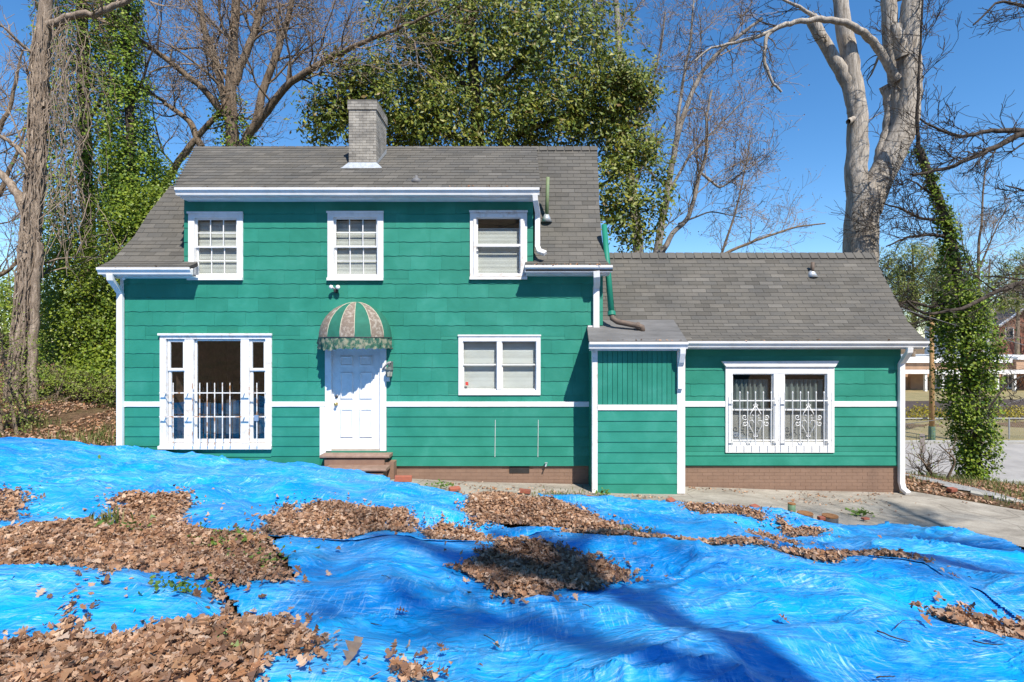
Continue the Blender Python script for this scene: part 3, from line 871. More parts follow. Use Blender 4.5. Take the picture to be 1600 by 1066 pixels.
def course_wall(region, holes, rows, w, yw, parent, amp=0.0055, clipx=None):
    rnd_ = random.Random(3)
    for r, (z0, z1) in enumerate(rows):
        x0_, x1_ = region
        if clipx: x0_, x1_ = clipx(z0, z1)
        x = x0_ - rnd_.random() * w
        while x < x1_:
            ww = w * rnd_.choice([1, 1, 1, 1, 0.55, 1])
            a, b = max(x, x0_), min(x + ww, x1_)
            x += ww
            if b - a < 0.02: continue
            q = rects_minus((a + 0.0012, b - 0.0012, z0, z1), holes)
            if not q: continue
            siding_piece(q, z0, None, rnd_.random() * 6 + r, yw + rnd_.random() * 0.0015, amp).build('siding_shingle', GREEN, parent)

rows = []
zb = RW(0, 1, 617.5, 617.5)[2]; st = 21.75 / SW
rows.append(((CY - 628) / SW, zb))
z = zb
while z < Z_DORM:
    rows.append((z, min(z + st, Z_DORM + 0.03))); z += st
clip_main = lambda z0, z1: (XL_, XR_) if z0 < Z_EAVE - 0.16 else (XDL, XDR)
course_wall((XL_, XR_), CASE_MAIN, rows, 0.61, YW, wallo, clipx=clip_main)
# narrow pieces beside the dormer feet
rows_w = []
z = (CY - 628) / SG
for dz in (0.12, 0.24, 0.27, 0.28):
    rows_w.append((z, min(z + dz, 0.11))); z += dz
course_wall((WX0, WX1), CASE_WING, rows_w, 1.25, YG, wingo, 0.004)

def clapboards(x0, x1, z0, z1, n, yw, holes, parent, name='clapboard'):
    h = (z1 - z0) / n
    for i in range(n):
        a, b = z0 + i * h, z0 + (i + 1) * h
        rr = random.Random(i * 7 + int(x0 * 10))
        dz = 0.0015 * (rr.random() - 0.5)
        for q in rects_minus((x0, x1, a, b), holes):
            mb = MB()
            t0 = yw - (0.020 if abs(q[2] - a) < 1e-6 else 0.012)
            mb.prism([(t0, q[2] + dz), (yw - 0.006, q[3] + dz), (yw + 0.002, q[3] + dz), (yw + 0.002, q[2] + dz)], 'x', q[0], q[1])
            mb.build(name, GREEN, parent)

zt = (CY - 635.5) / SW
clapboards(XL_, (252.5 - CX) / SW, Z_SILL, zt, 6, YW, CASE_MAIN, wallo)
clapboards((424.5 - CX) / SW, (500 - CX) / SW, Z_SILL, zt, 6, YW, CASE_MAIN, wallo)
clapboards((252.5 - CX) / SW, (424.5 - CX) / SW, Z_SILL, (CY - 699.5) / SW, 2, YW, CASE_MAIN, wallo)
clapboards((604.5 - CX) / SW, XR_, Z_SILL, zt, 6, YW, CASE_MAIN, wallo)
MB().box((509 - CX) / SW, (604 - CX) / SW, YW - 0.03, YW + 0.02, (CY - 716) / SW, (CY - 704.5) / SW).build('door_sill_board', GREENF, house)
ztg = (CY - 635.5) / SG
clapboards(WX0 + 1.3, WX1, (CY - 727) / SG, ztg, 6, YG, CASE_WING, wingo)

# belt trim, corner boards
def pbox(name, px0, px1, py0, py1, yf, yb, mat, parent, s=SW, bevel=0.003):
    r = RW(px0, px1, py0, py1, s)
    return MB().box(r[0], r[1], yf, yb, r[2], r[3]).build(name, mat, parent, bevel=bevel)
for a, b in ((193, 252), (425, 508), (604, 930)):
    pbox('belt_board', a, b, 627.5, 635.5, YW - 0.028, YW, WHITE, house)
for a, b in ((1060, 1133), (1302, 1408)):
    pbox('belt_board', a, b, 627, 635.5, YG - 0.028, YG, WHITE, house, SG)
pbox('corner_board', 189, 194, 430, 730, YW - 0.024, YW + 0.13, WHITE, house)

# ---- entry box between main house and wing
bx = RW(925, 1070, 545, 771, SX)
MB().box(bx[0] + 0.02, bx[1] - 0.02, YX + 0.004, YW + 0.1, bx[2], bx[3] + 0.08).build('entry_box_wall', GREENF, house)
boxo = [o for o in house.children if o.name.startswith('entry_box_wall')][0]
pbox('corner_board', 925, 933.5, 541, 775, YX - 0.024, YX + 0.08, WHITE_WORN, house, SX)
pbox('corner_board', 1057.5, 1070, 541, 771, YX - 0.024, YX + 0.08, WHITE, house, SX)
pbox('belt_board', 933.8, 1057.2, 632.5, 641, YX - 0.026, YX, WHITE, house, SX)
r = RW(933.8, 1057.2, 641.4, 772, SX)
clapboards(r[0], r[1], r[2], r[3], 8, YX, [], boxo)
r = RW(933.8, 1057.2, 548, 632.3, SX)
nb = 16; w = (r[1] - r[0]) / nb
for i in range(nb):
    MB().box(r[0] + i * w + 0.004, r[0] + (i + 1) * w - 0.004, YX - 0.012, YX + 0.002, r[2], r[3]).build('vertical_board', GREEN, boxo)

# ---- foundation
fnd = MB().box(XL_, XR_, YW + 0.03, YW + 0.2, -3.3, Z_SILL - 0.003).box(1.66, WX1 - 0.01, YG + 0.03, YG + 0.2, -3.5, (CY - 727.6) / SG - 0.003).build('foundation', simple('brown_mortar', (0.235, 0.143, 0.096), None, 8, 0.85, 0.3), house)
bl, bh = 0.205, 0.066
brick_me = bpy.data.meshes.new('foundation_brick')
mbk = MB().box(0, bl - 0.006, 0, 0.05, 0, bh - 0.004)
brick_me.from_pydata(mbk.v, [], mbk.f); brick_me.materials.append(BROWNP)
ho = offs(house)
def lay_bricks(x0, x1, ztop, yw, keep):
    rb = random.Random(9)
    for r_ in range(9):
        zz = ztop - (r_ + 1) * (bh + 0.002)
        x = x0 - (0.1 if r_ % 2 else 0)
        while x < x1:
            a, b = max(x, x0), min(x + bl, x1)
            if b - a > 0.03 and keep((a + b) / 2, zz + bh):
                o = bpy.data.objects.new('foundation_brick', brick_me)
                COL.objects.link(o); o.parent = fnd
                o.location = Vector((a, yw - 0.004 + 0.002 * rb.random(), zz)) - ho
                o.scale = ((b - a) / bl, 1, 1)
            x += bl
vent = RW(796, 827, 728, 741)
lay_bricks((606 - CX) / SW, 1.36, Z_SILL - 0.004, YW + 0.03, lambda x, z: z > float(G(np.array(x), np.array(10.1))) - 0.02 and not (vent[0] - 0.08 < x < vent[1] + 0.06 and z - 0.03 > vent[2]))
lay_bricks(3.02, WX1, (CY - 727.6) / SG - 0.004, YG + 0.03, lambda x, z: z > float(G(np.array(x), np.array(10.15))) - 0.02)
MB().box(vent[0], vent[1], YW + 0.012, YW + 0.028, vent[2] + 0.02, vent[3] - 0.006).build('foundation_vent', DARK, house)

# ---- door steps
def tread(px0, px1, py, yf, yb, name='step_tread'):
    s = FOC / yf
    x0, x1 = (px0 - CX) / s, (px1 - CX) / s; zt_ = (CY - py) / s
    prof = [(yb, zt_), (yf + 0.02, zt_), (yf, zt_ - 0.015), (yf, zt_ - 0.04), (yf + 0.02, zt_ - 0.055), (yb, zt_ - 0.055)]
    MB().prism(prof, 'x', x0, x1).build(name, BROWNT, stoop)
stoop = MB().box((506 - CX) / (FOC / 9.8), (600 - CX) / (FOC / 9.8), 9.83, YW + 0.02, -2.9, (CY - 714) / (FOC / 9.8) - 0.05).box((510 - CX) / (FOC / 9.5), (598 - CX) / (FOC / 9.5), 9.53, 9.83, -2.9, (CY - 735) / (FOC / 9.5) - 0.05).build('stoop', BROWNF, house)
tread(499, 608, 712, 9.79, YW + 0.01)
tread(504, 603, 733, 9.49, 9.828)
MB().box((603 - CX) / (FOC / 9.9), (616 - CX) / (FOC / 9.9), 9.86, YW + 0.02, -2.95, (CY - 722) / (FOC / 9.9)).build('stoop_wall', BROWNF, house)

# ---- windows
def frame4(mb, r, t, yf, yb, tb=None, tt=None):
    x0, x1, z0, z1 = r; tb = t if tb is None else tb; tt = t if tt is None else tt
    mb.box(x0, x0 + t, yf, yb, z0, z1).box(x1 - t, x1, yf, yb, z0, z1)
    mb.box(x0 + t, x1 - t, yf, yb, z0, z0 + tb).box(x0 + t, x1 - t, yf, yb, z1 - tt, z1)

def blind(r, y, parent, pitch=0.026, tilt=0.5, top=None):
    mb = MB(); z = r[3] - 0.02
    rr = random.Random(4)
    while z > r[2] + 0.01:
        a = 0.010 * (1 + 0.3 * (rr.random() - 0.5))
        mb.add([(r[0], y - 0.004, z - a), (r[1], y - 0.004, z - a), (r[1], y + 0.005, z + a), (r[0], y + 0.005, z + a)], [(0, 1, 2, 3)])
        z -= pitch
    return mb.build('blind', BLIND, parent)

def sash(r, t, yf, win, muntin=None, bottom_mat=None, tb=None):
    mb = MB(); frame4(mb, r, t, yf, yf + 0.035, tb=tb)
    s = mb.build('sash', WHITE, win, bevel=0.002)
    q = (r[0] + t, r[1] - t, r[2] + (tb or t), r[3] - t)
    if muntin:
        nx, nz = muntin; mm = MB()
        for i in range(1, nx):
            x = q[0] + (q[1] - q[0]) * i / nx; mm.box(x - 0.008, x + 0.008, yf + 0.006, yf + 0.024, q[2], q[3])
        for i in range(1, nz):
            z = q[2] + (q[3] - q[2]) * i / nz
            for k in range(nx):
                xa = q[0] + (q[1] - q[0]) * k / nx + (0.008 if k else 0); xb = q[0] + (q[1] - q[0]) * (k + 1) / nx - (0.008 if k < nx - 1 else 0)
                mm.box(xa, xb, yf + 0.006, yf + 0.024, z - 0.008, z + 0.008)
        mm.build('muntin', WHITE, win)
        for i in range(nx):
            for k in range(nz):
                a = q[0] + (q[1] - q[0]) * i / nx; b = q[0] + (q[1] - q[0]) * (i + 1) / nx
                c = q[2] + (q[3] - q[2]) * k / nz; d = q[2] + (q[3] - q[2]) * (k + 1) / nz
                MB().add([(a, yf + 0.014, c), (b, yf + 0.014, c), (b, yf + 0.014, d), (a, yf + 0.014, d)], [(0, 1, 2, 3)]).build('pane', GLASS, win)
    else:
        MB().add([(q[0], yf + 0.014, q[2]), (q[1], yf + 0.014, q[2]), (q[1], yf + 0.014, q[3]), (q[0], yf + 0.014, q[3])], [(0, 1, 2, 3)]).build('pane', GLASS, win)
    return q

def room(r, y, parent, depth=0.9, mat=None):
    x0, x1, z0, z1 = r
    mb = MB(); e = 0.12
    mb.box(x0 - e, x1 + e, y + depth, y + depth + 0.02, z0 - e, z1 + e)
    mb.box(x0 - e - 0.02, x0 - e, y, y + depth, z0 - e, z1 + e).box(x1 + e, x1 + e + 0.02, y, y + depth, z0 - e, z1 + e)
    mb.box(x0 - e, x1 + e, y, y + depth, z0 - e - 0.02, z0 - e).box(x0 - e, x1 + e, y, y + depth, z1 + e, z1 + e + 0.02)
    mb.build('room_behind', mat or DARK, parent)

def dh_window(px0, px1, py0, py1, muntins, label, mat=WHITE, storm=False):
    r = RW(px0, px1, py0, py1)
    mb = MB(); frame4(mb, r, 0.118, YW - 0.034, YW + 0.05, tb=0.10, tt=0.09)
    win = mb.build('window', mat, house, bevel=0.003); win['label'] = label
    MB().box(r[0] - 0.012, r[1] + 0.012, YW - 0.062, YW - 0.035, r[3] - 0.015, r[3] + 0.02).build('header_cap', mat, win)
    MB().box(r[0] - 0.004, r[1] + 0.004, YW - 0.07, YW - 0.035, r[2] - 0.004, r[2] + 0.05).build('sill', mat, win)
    i = (r[0] + 0.118, r[1] - 0.118, r[2] + 0.10, r[3] - 0.09)
    mid = (i[2] + i[3]) / 2
    if storm:
        m2 = MB(); frame4(m2, (i[0] - 0.045, i[1] + 0.045, i[2] - 0.04, i[3] + 0.03), 0.055, YW - 0.055, YW - 0.034); m2.build('storm_frame', WHITE_WORN, win)
        MB().box(i[0] + 0.01, i[1] - 0.01, YW - 0.052, YW - 0.036, mid - 0.02, mid + 0.02).build('storm_rail', WHITE, win)
    sash((i[0], i[1], mid - 0.02, i[3]), 0.035, YW + 0.012, win, muntins)
    sash((i[0], i[1], i[2], mid + 0.018), 0.035, YW + 0.05, win, muntins)
    blind((i[0] + 0.02, i[1] - 0.02, i[2], i[3] - (0.04 if not storm else 0.2)), YW + 0.10, win)
    room(i, YW + 0.142, win)
    return win
dh_window(295.5, 380.5, 333.5, 438, (3, 2), 'upper left window with small panes above the left gutter')
dh_window(512.5, 599.5, 332.5, 438.5, (3, 2), 'upper middle window with small panes above the floodlight')
dh_window(734.5, 823.5, 331.5, 437, None, 'upper right window with a worn storm frame', WHITE_WORN, True)

# picture window with side lights
r = RW(251.5, 425.5, 522, 700)
mb = MB(); frame4(mb, r, 0.12, YW - 0.04, YW + 0.05, tb=0.09, tt=0.10)
pic = mb.build('window', WHITE_WORN, house, bevel=0.003); pic['label'] = 'wide picture window with side lights behind rusty white bars'
MB().box(r[0] - 0.02, r[1] + 0.02, YW - 0.075, YW - 0.041, r[3] - 0.03, r[3] + 0.012).build('header_cap', WHITE_WORN, pic)
MB().box(r[0] - 0.01, r[1] + 0.01, YW - 0.085, YW - 0.041, r[2] - 0.012, r[2] + 0.05).build('sill', WHITE_WORN, pic)
for a, b in ((290, 304), (377.5, 390)):
    q = RW(a, b, 530, 692); MB().box(q[0], q[1], YW - 0.032, YW + 0.05, q[2], q[3]).build('mullion', WHITE_WORN, pic)
q = RW(304.3, 377.2, 530.5, 692); pr = sash(q, 0.03, YW + 0.02, pic, None, tb=0.07)
for a, b in ((262, 289.8), (390.2, 416)):
    q = RW(a, b, 577, 692); sash(q, 0.05, YW + 0.03, pic, None, tb=0.07)
    q = RW(a, b, 530.5, 579.3); sash(q, 0.05, YW + 0.0, pic, None)
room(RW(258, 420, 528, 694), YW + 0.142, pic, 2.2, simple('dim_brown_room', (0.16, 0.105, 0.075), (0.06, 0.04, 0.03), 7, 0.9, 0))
qq = RW(262, 416, 600, 690)
mbx = MB()
for i in range(7):
    xa = qq[0] + 0.1 + i * 0.27; hh = random.Random(i).random() * 0.5 + 0.25
    mbx.box(xa, xa + 0.2, YW + 0.9, YW + 1.2, qq[2], qq[2] + hh)
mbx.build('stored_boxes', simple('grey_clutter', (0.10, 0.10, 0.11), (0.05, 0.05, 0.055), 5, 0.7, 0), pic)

def bars_grille(name, xs, z0, z1, zh, yb, parent, mat, x0, x1, rad=0.008):
    g = MB()
    for zz in zh:
        g.box(x0, x1, yb - 0.012, yb + 0.004, zz - 0.010, zz + 0.010)
    go = g.build(name, mat, parent)
    for x in xs:
        MB().tube([(x, yb - 0.02, z0), (x, yb - 0.02, z1)], rad, 6).build('bar', mat, go)
    return go
go = bars_grille('window_grille', [(p - CX) / SW for p in (278, 307.5, 319, 330.5, 342, 354, 365.5, 395, 407)], (CY - 694) / SW, (CY - 597.5) / SW, [(CY - 613.2) / SW, (CY - 650) / SW], YW - 0.12, house, RUST, (256 - CX) / SW, (419 - CX) / SW, 0.010)
br = MB()
for px in (262, 296, 384, 417):
    for py in (613.2, 650):
        x = (px - CX) / SW; z = (CY - py) / SW
        br.box(x - 0.008, x + 0.008, YW - 0.115, YW - 0.03, z - 0.012, z + 0.012)
br.build('bracket', RUST, go)
MB().box((404 - CX) / SW, (410 - CX) / SW, YW - 0.17, YW - 0.14, (CY - 656) / SW, (CY - 647) / SW).build('padlock', simple('blue_grey_lock', (0.22, 0.30, 0.42), None, 9, 0.4, 0), go)

# twin sliding window right of the door
r = RW(716.5, 844.5, 524, 617.5)
mb = MB(); frame4(mb, r, 0.085, YW - 0.032, YW + 0.05, tb=0.10, tt=0.12)
tw = mb.build('window', WHITE, house, bevel=0.003); tw['label'] = 'low twin window with bent blinds right of the door'
MB().box(r[0] - 0.01, r[1] + 0.01, YW - 0.05, YW - 0.033, r[3] - 0.02, r[3] + 0.012).build('header_cap', WHITE, tw)
q = RW(776.5, 784, 533, 609); MB().box(q[0], q[1], YW - 0.028, YW + 0.05, q[2], q[3]).build('mullion', WHITE, tw)
for a, b in ((723.3, 776.3), (784.2, 837.7)):
    q = RW(a, b, 533.5, 571); sash(q, 0.012, YW + 0.0, tw, None)
    q = RW(a, b, 568.5, 609.5); sash(q, 0.02, YW + 0.03, tw, None)
    blind(RW(a + 0.5, b - 0.5, 534, 610), YW + 0.10, tw, 0.022)
room(RW(722, 839, 534, 609), YW + 0.142, tw)
q = RW(727, 731.5, 597, 602.5)
st_ = MB().box(q[0], q[1], YW + 0.026, YW + 0.0285, q[2], q[3]).build('alarm_sticker', simple('red_sticker', (0.65, 0.07, 0.05), None, 3, 0.5, 0), tw)

# wing window
r = RW(1132.5, 1302, 573, 707, SG)
mb = MB(); frame4(mb, r, 0.14, YG - 0.04, YG + 0.05, tb=0.14, tt=0.14)
wg = mb.build('window', WHITE, house, bevel=0.003); wg['label'] = 'wing twin window with curtains and a scrolled white grille'
hd = [(r[0] - 0.0, r[3] + 0.002), (r[1] + 0.0, r[3] + 0.002), (r[1] + 0.07, r[3] + 0.115), (r[0] - 0.08, r[3] + 0.105)]
MB().prism(hd, 'y', YG - 0.075, YG - 0.001).build('crown_board', WHITE, wg)
q = RW(1207.7, 1224.8, 584, 696, SG); MB().box(q[0], q[1], YG - 0.034, YG + 0.05, q[2], q[3]).build('mullion', WHITE, wg)
for a, b in ((1143.6, 1207.5), (1225, 1291)):
    q = RW(a, b, 584, 641.5, SG); sash(q, 0.02, YG + 0.0, wg, None)
    q = RW(a, b, 638.5, 696, SG); sash(q, 0.03, YG + 0.035, wg, None, tb=0.06)
    q = RW(a + 3, b - 3, 643, 692, SG); MB().box(q[0], q[1], YG + 0.075, YG + 0.078, q[2], q[3]).build('window_screen', SCREEN, wg)
    q = RW(a, b, 592, 645, SG)
    xs = np.linspace(q[0], q[1], 60); V = []
    for x in xs:
        yy = YG + 0.14 + 0.03 * math.sin(x * 62 + 1.5 * math.sin(x * 11))
        V += [(x, yy, q[2]), (x, yy, q[3] - 0.02)]
    np_obj('curtain', V, [(2 * i, 2 * i + 2, 2 * i + 3, 2 * i + 1) for i in range(59)], CURT, wg, True)
room(RW(1142, 1292, 584, 696, SG), YG + 0.18, wg)
def spiral(cx, cz, r0, turns, start, sgn, y):
    return [(cx + sgn * (r0 * (1 - 0.75 * t)) * math.cos(start + t * turns * 2 * math.pi), y, cz + (r0 * (1 - 0.75 * t)) * math.sin(start + t * turns * 2 * math.pi)) for t in np.linspace(0, 1, 14)]
for c in (1176, 1257.5):
    X0 = lambda d: (c + d - CX) / SG
    g = bars_grille('window_grille', [X0(d) for d in (-36.5, -24, -12, 0, 12.2, 24.5, 36.5)], (CY - 697) / SG, (CY - 612.5) / SG, [(CY - 625.3) / SG, (CY - 686.5) / SG], YG - 0.10, house, WHITE, X0(-37.5), X0(37.5))
    kn = MB()
    for d in (-24, -12, 0, 12.2, 24.5):
        kn.lathe([(0.006, (CY - 615) / SG), (0.013, (CY - 613.5) / SG), (0.013, (CY - 612) / SG), (0.004, (CY - 610.8) / SG)], X0(d), YG - 0.12, 8)
    kn.build('bar_knob', WHITE, g)
    y = YG - 0.128
    sc = MB()
    Z0 = lambda py: (CY - py) / SG
    for s in (-1, 1):
        sc.tube([(X0(s * 0.6), y, Z0(680)), (X0(s * 9.5), y, Z0(664)), (X0(s * 9.8), y, Z0(656)), (X0(s * 5), y, Z0(655)), (X0(s * 2.5), y, Z0(659)), (X0(s * 5), y, Z0(662))], 0.008, 5)
        sc.tube([(X0(s * 0.6), y, Z0(633)), (X0(s * 8), y, Z0(645)), (X0(s * 8.8), y, Z0(652)), (X0(s * 4), y, Z0(652)), (X0(s * 3), y, Z0(648)), (X0(s * 5.5), y, Z0(647))], 0.008, 5)
        sc.tube(spiral(X0(s * 17), Z0(650.5), 0.055, 1.1, 3.9, s, y), 0.008, 5)
        sc.tube(spiral(X0(s * 17), Z0(660.5), 0.055, 1.1, 2.4, s, y), 0.008, 5)
        sc.tube(spiral(X0(s * 2.2), Z0(632), 0.03, 1.0, 2.0, s, y), 0.007, 5)
        sc.tube(spiral(X0(s * 2.0), Z0(679), 0.022, 1.0, 4.0, s, y), 0.007, 5)
    sc.build('scrollwork', WHITE, g, True)

# ---- door
df = MB()
q = RW(508.5, 604, 534, 706)
df.box(q[0], q[0] + 0.125, YW - 0.03, YW + 0.06, q[2] + 0.0, q[3]).box(q[1] - 0.125, q[1], YW - 0.03, YW + 0.06, q[2] + 0.02, q[3]).box(q[0] + 0.125, q[1] - 0.125, YW - 0.03, YW + 0.06, q[3] - 0.1, q[3])
dframe = df.build('door_frame', WHITE, house, bevel=0.003)
pbox('door_casing_board', 500.3, 510, 636, 714, YW - 0.032, YW, WHITE, house)
MB().box(q[0] + 0.126, q[1] - 0.126, YW - 0.02, YW + 0.1, (CY - 705.5) / SW, (CY - 702) / SW).build('threshold', simple('worn_threshold', (0.45, 0.40, 0.33), None, 9, 0.6, 0.1), house)
d0 = q[0] + 0.127; d1 = q[1] - 0.127; dz0 = (CY - 701.7) / SW; dz1 = q[3] - 0.102
door = MB().box(d0, d1, YW + 0.02, YW + 0.065, dz0, dz1).build('door', WHITE, house); door['label'] = 'white six panel front door under the awning'
dw = d1 - d0
for ca in (0.30, 0.70):
    cxp = d0 + dw * ca; hw = dw * 0.135
    for z0, z1 in ((dz0 + 0.22, dz0 + 0.80), (dz0 + 0.98, dz0 + 1.52), (dz0 + 1.63, dz0 + 1.84)):
        p = MB(); y0 = YW + 0.02
        a = [(cxp - hw, z0), (cxp + hw, z0), (cxp + hw, z1), (cxp - hw, z1)]
        b = [(cxp - hw + 0.02, z0 + 0.02), (cxp + hw - 0.02, z0 + 0.02), (cxp + hw - 0.02, z1 - 0.02), (cxp - hw + 0.02, z1 - 0.02)]
        e = [(cxp - hw + 0.035, z0 + 0.035), (cxp + hw - 0.035, z0 + 0.035), (cxp + hw - 0.035, z1 - 0.035), (cxp - hw + 0.035, z1 - 0.035)]
        vs = [(x, y0 - 0.002, z) for x, z in a] + [(x, y0 - 0.022, z) for x, z in b] + [(x, y0 - 0.003, z) for x, z in e]
        fs = [(i, (i + 1) % 4, 4 + (i + 1) % 4, 4 + i) for i in range(4)] + [(4 + i, 4 + (i + 1) % 4, 8 + (i + 1) % 4, 8 + i) for i in range(4)] + [(8, 9, 10, 11)]
        p.add(vs, fs).build('door_panel', WHITE, door)
kx, kz = (525.5 - CX) / SW, (CY - 631.5) / SW
MB().tube([(kx, YW + 0.02, kz), (kx, YW - 0.02, kz), (kx, YW - 0.03, kz), (kx, YW - 0.06, kz), (kx, YW - 0.07, kz)], [0.032, 0.03, 0.014, 0.03, 0.012], 12).build('door_knob', BRASS, door, True)
kz = (CY - 620) / SW
MB().tube([(kx, YW + 0.02, kz), (kx, YW - 0.005, kz)], [0.03, 0.026], 12).build('deadbolt', BLACK, door, True)

# ---- awning over the door
CAN_T = simple('stained_tan_canvas', (0.20, 0.155, 0.12), (0.36, 0.315, 0.265), 16, 0.85, 0.3, 0.006, 60, lo=0.48, hi=0.62)
CAN_G = simple('green_canvas', (0.016, 0.125, 0.082), (0.022, 0.16, 0.108), 6, 0.8, 0.2, 0.005, 80)
CAN_V = simple('mildewed_valance', (0.03, 0.11, 0.075), (0.27, 0.27, 0.19), 13, 0.85, 0.3, 0.006, 60, lo=0.46, hi=0.60)
PIPING = simple('cream_piping', (0.55, 0.50, 0.38), None, 9, 0.8, 0)
ax_, az_ = (554.5 - CX) / (FOC / 10.0), (CY - 528) / SW
AR, AH, AD = 0.70, 0.70, 0.66
aw = empty('awning', (ax_, YW, az_)); aw.parent = house; aw.location = Vector((ax_, YW, az_)) - ho
def dome(th, ph):
    s = 1 + 0.012 * math.sin(9 * th)
    return (ax_ - AR * math.cos(th) * math.cos(ph) * s, YW - 0.01 - AD * math.sin(th) * math.cos(ph) * s, az_ + AH * math.sin(ph) ** 1.0)
bd = [math.radians(a) for a in (0, 58.5, 81.8, 103.7, 128.8, 153.1, 180)]
for g_ in range(6):
    V = []; F = []
    nt_, npn = 7, 11
    for i in range(nt_):
        th = bd[g_] + (bd[g_ + 1] - bd[g_]) * i / (nt_ - 1)
        for j in range(npn):
            V.append(dome(th, math.pi / 2 * j / (npn - 1) * 0.985))
    F = [(i * npn + j, (i + 1) * npn + j, (i + 1) * npn + j + 1, i * npn + j + 1) for i in range(nt_ - 1) for j in range(npn - 1)]
    np_obj('awning_panel', V, F, CAN_T if g_ % 2 == 0 else CAN_G, aw, True)
for b in bd[1:-1]:
    MB().tube([dome(b, math.pi / 2 * j / 10 * 0.985) for j in range(11)], 0.007, 4).build('piping', PIPING, aw, True)
V = []; nv = 90
for i in range(nv):
    th = math.pi * i / (nv - 1)
    x, y, z = dome(th, 0)
    dx, dy = (x - ax_), (y - YW)
    fl = 1 + 0.03 * math.sin(i * 0.9) + 0.02 * math.sin(i * 2.3)
    drop = 0.20 + 0.018 * abs(math.sin(i * 0.55)) + 0.012 * math.sin(i * 1.9 + 1)
    if 22 < i < 40: drop += 0.03 * math.sin((i - 22) / 18 * math.pi)
    V += [(x, y, z), (ax_ + dx * fl, YW + dy * fl, z - drop * 0.5), (ax_ + dx * (2 - fl), YW + dy * (2 - fl), z - drop)]
np_obj('valance', V, [(3 * i + k, 3 * i + 3 + k, 3 * i + 4 + k, 3 * i + 1 + k) for i in range(nv - 1) for k in range(2)], CAN_V, aw, True)
MB().tube([dome(math.pi * i / 24, 0) for i in range(25)], 0.010, 5).build('awning_hoop', BLACK, aw)

# ---- lantern, bell, floodlight, camera, tap
lx, lz = (611 - CX) / SW, (CY - 579) / SW
lan = empty('wall_lantern', (lx, YW, lz)); lan.parent = house; lan.location = Vector((lx, YW, lz)) - ho
LM = simple('weathered_lantern', (0.075, 0.10, 0.095), (0.12, 0.14, 0.13), 14, 0.5, 0.1)
yl = YW - 0.14
MB().lathe([(0.004, lz + 0.085), (0.03, lz + 0.075), (0.05, lz + 0.055), (0.082, lz + 0.03), (0.085, lz + 0.018)], lx, yl, 8).build('lamp_cap', LM, lan)
MB().lathe([(0.066, lz + 0.018), (0.05, lz - 0.105)], lx, yl, 6).build('lamp_glass', simple('frosted_lamp_glass', (0.45, 0.44, 0.36), (0.30, 0.30, 0.25), 12, 0.3, 0), lan)
cg = MB()
for k in range(6):
    a = 2 * math.pi * k / 6
    cg.tube([(lx + 0.069 * math.cos(a), yl + 0.069 * math.sin(a), lz + 0.018), (lx + 0.053 * math.cos(a), yl + 0.053 * math.sin(a), lz - 0.108)], 0.006, 4)
cg.build('lamp_cage', LM, lan)
MB().lathe([(0.056, lz - 0.105), (0.05, lz - 0.118), (0.01, lz - 0.13)], lx, yl, 8).build('lamp_base', LM, lan)
MB().tube([(lx - 0.01, YW - 0.01, lz + 0.13), (lx - 0.01, YW - 0.07, lz + 0.155), (lx, yl, lz + 0.14), (lx, yl, lz + 0.08)], 0.011, 6).build('lamp_arm', LM, lan, True)
MB().box(lx - 0.055, lx + 0.045, YW - 0.025, YW - 0.004, lz + 0.02, lz + 0.18).build('lamp_plate', LM, lan, bevel=0.006)
MB().tube([(lx - 0.15, YW - 0.05, lz + 0.02), (lx - 0.09, YW - 0.09, lz + 0.09), (lx - 0.03, YW - 0.13, lz + 0.15), (lx + 0.02, YW - 0.10, lz + 0.17)], 0.02, 6).build('lamp_wrap', simple('grey_rag', (0.35, 0.32, 0.33), None, 9, 0.9, 0.2), lan, True)
pbox('door_bell', 604.5, 609.5, 589, 596, YW - 0.045, YW - 0.004, WHITE, house)

fx, fz = (526.5 - CX) / SW, (CY - 453.5) / SW
fl = empty('floodlight', (fx, YW, fz)); fl.parent = house; fl.location = Vector((fx, YW, fz)) - ho
MB().lathe([(0.045, fz - 0.05), (0.05, fz - 0.01), (0.03, fz + 0.03)], fx, YW - 0.05, 10).box(fx - 0.03, fx + 0.03, YW - 0.05, YW - 0.004, fz - 0.05, fz + 0.03).build('floodlight_box', BLACK, fl)
for s in (-1, 1):
    MB().tube([(fx + s * 0.02, YW - 0.06, fz + 0.01), (fx + s * 0.055, YW - 0.09, fz + 0.035), (fx + s * 0.065, YW - 0.13, fz + 0.045), (fx + s * 0.07, YW - 0.15, fz + 0.047)], [0.015, 0.022, 0.042, 0.038], 10).build('lamp_head', WHITE, fl, True)
cx_, cz_ = (200 - CX) / SW, (CY - 436) / SW
ca = MB().tube([(cx_, YW - 0.1, cz_ + 0.06), (cx_, YW - 0.1, cz_ + 0.0)], [0.03, 0.03], 10).tube([(cx_ - 0.01, YW - 0.06, cz_ + 0.01), (cx_ + 0.02, YW - 0.15, cz_ - 0.01), (cx_ + 0.022, YW - 0.155, cz_ - 0.012)], [0.028, 0.032, 0.02], 10).build('security_camera', WHITE, house, True)
tx, tz = (853 - CX) / SW, (CY - 725) / SW
tp = MB().tube([(tx, YW, tz), (tx, YW - 0.08, tz + 0.005), (tx - 0.015, YW - 0.11, tz - 0.03)], 0.014, 8).lathe([(0.03, tz + 0.03), (0.03, tz + 0.04)], tx, YW - 0.07, 10).build('garden_tap', METALG, house)
for px in (774, 841):
    MB().tube([((px - CX) / SW, YW - 0.022, (CY - 656) / SW), ((px - 0.6 - CX) / SW, YW - 0.023, (CY - 714) / SW)], 0.005, 5).build('loose_cable', WHITE, house)

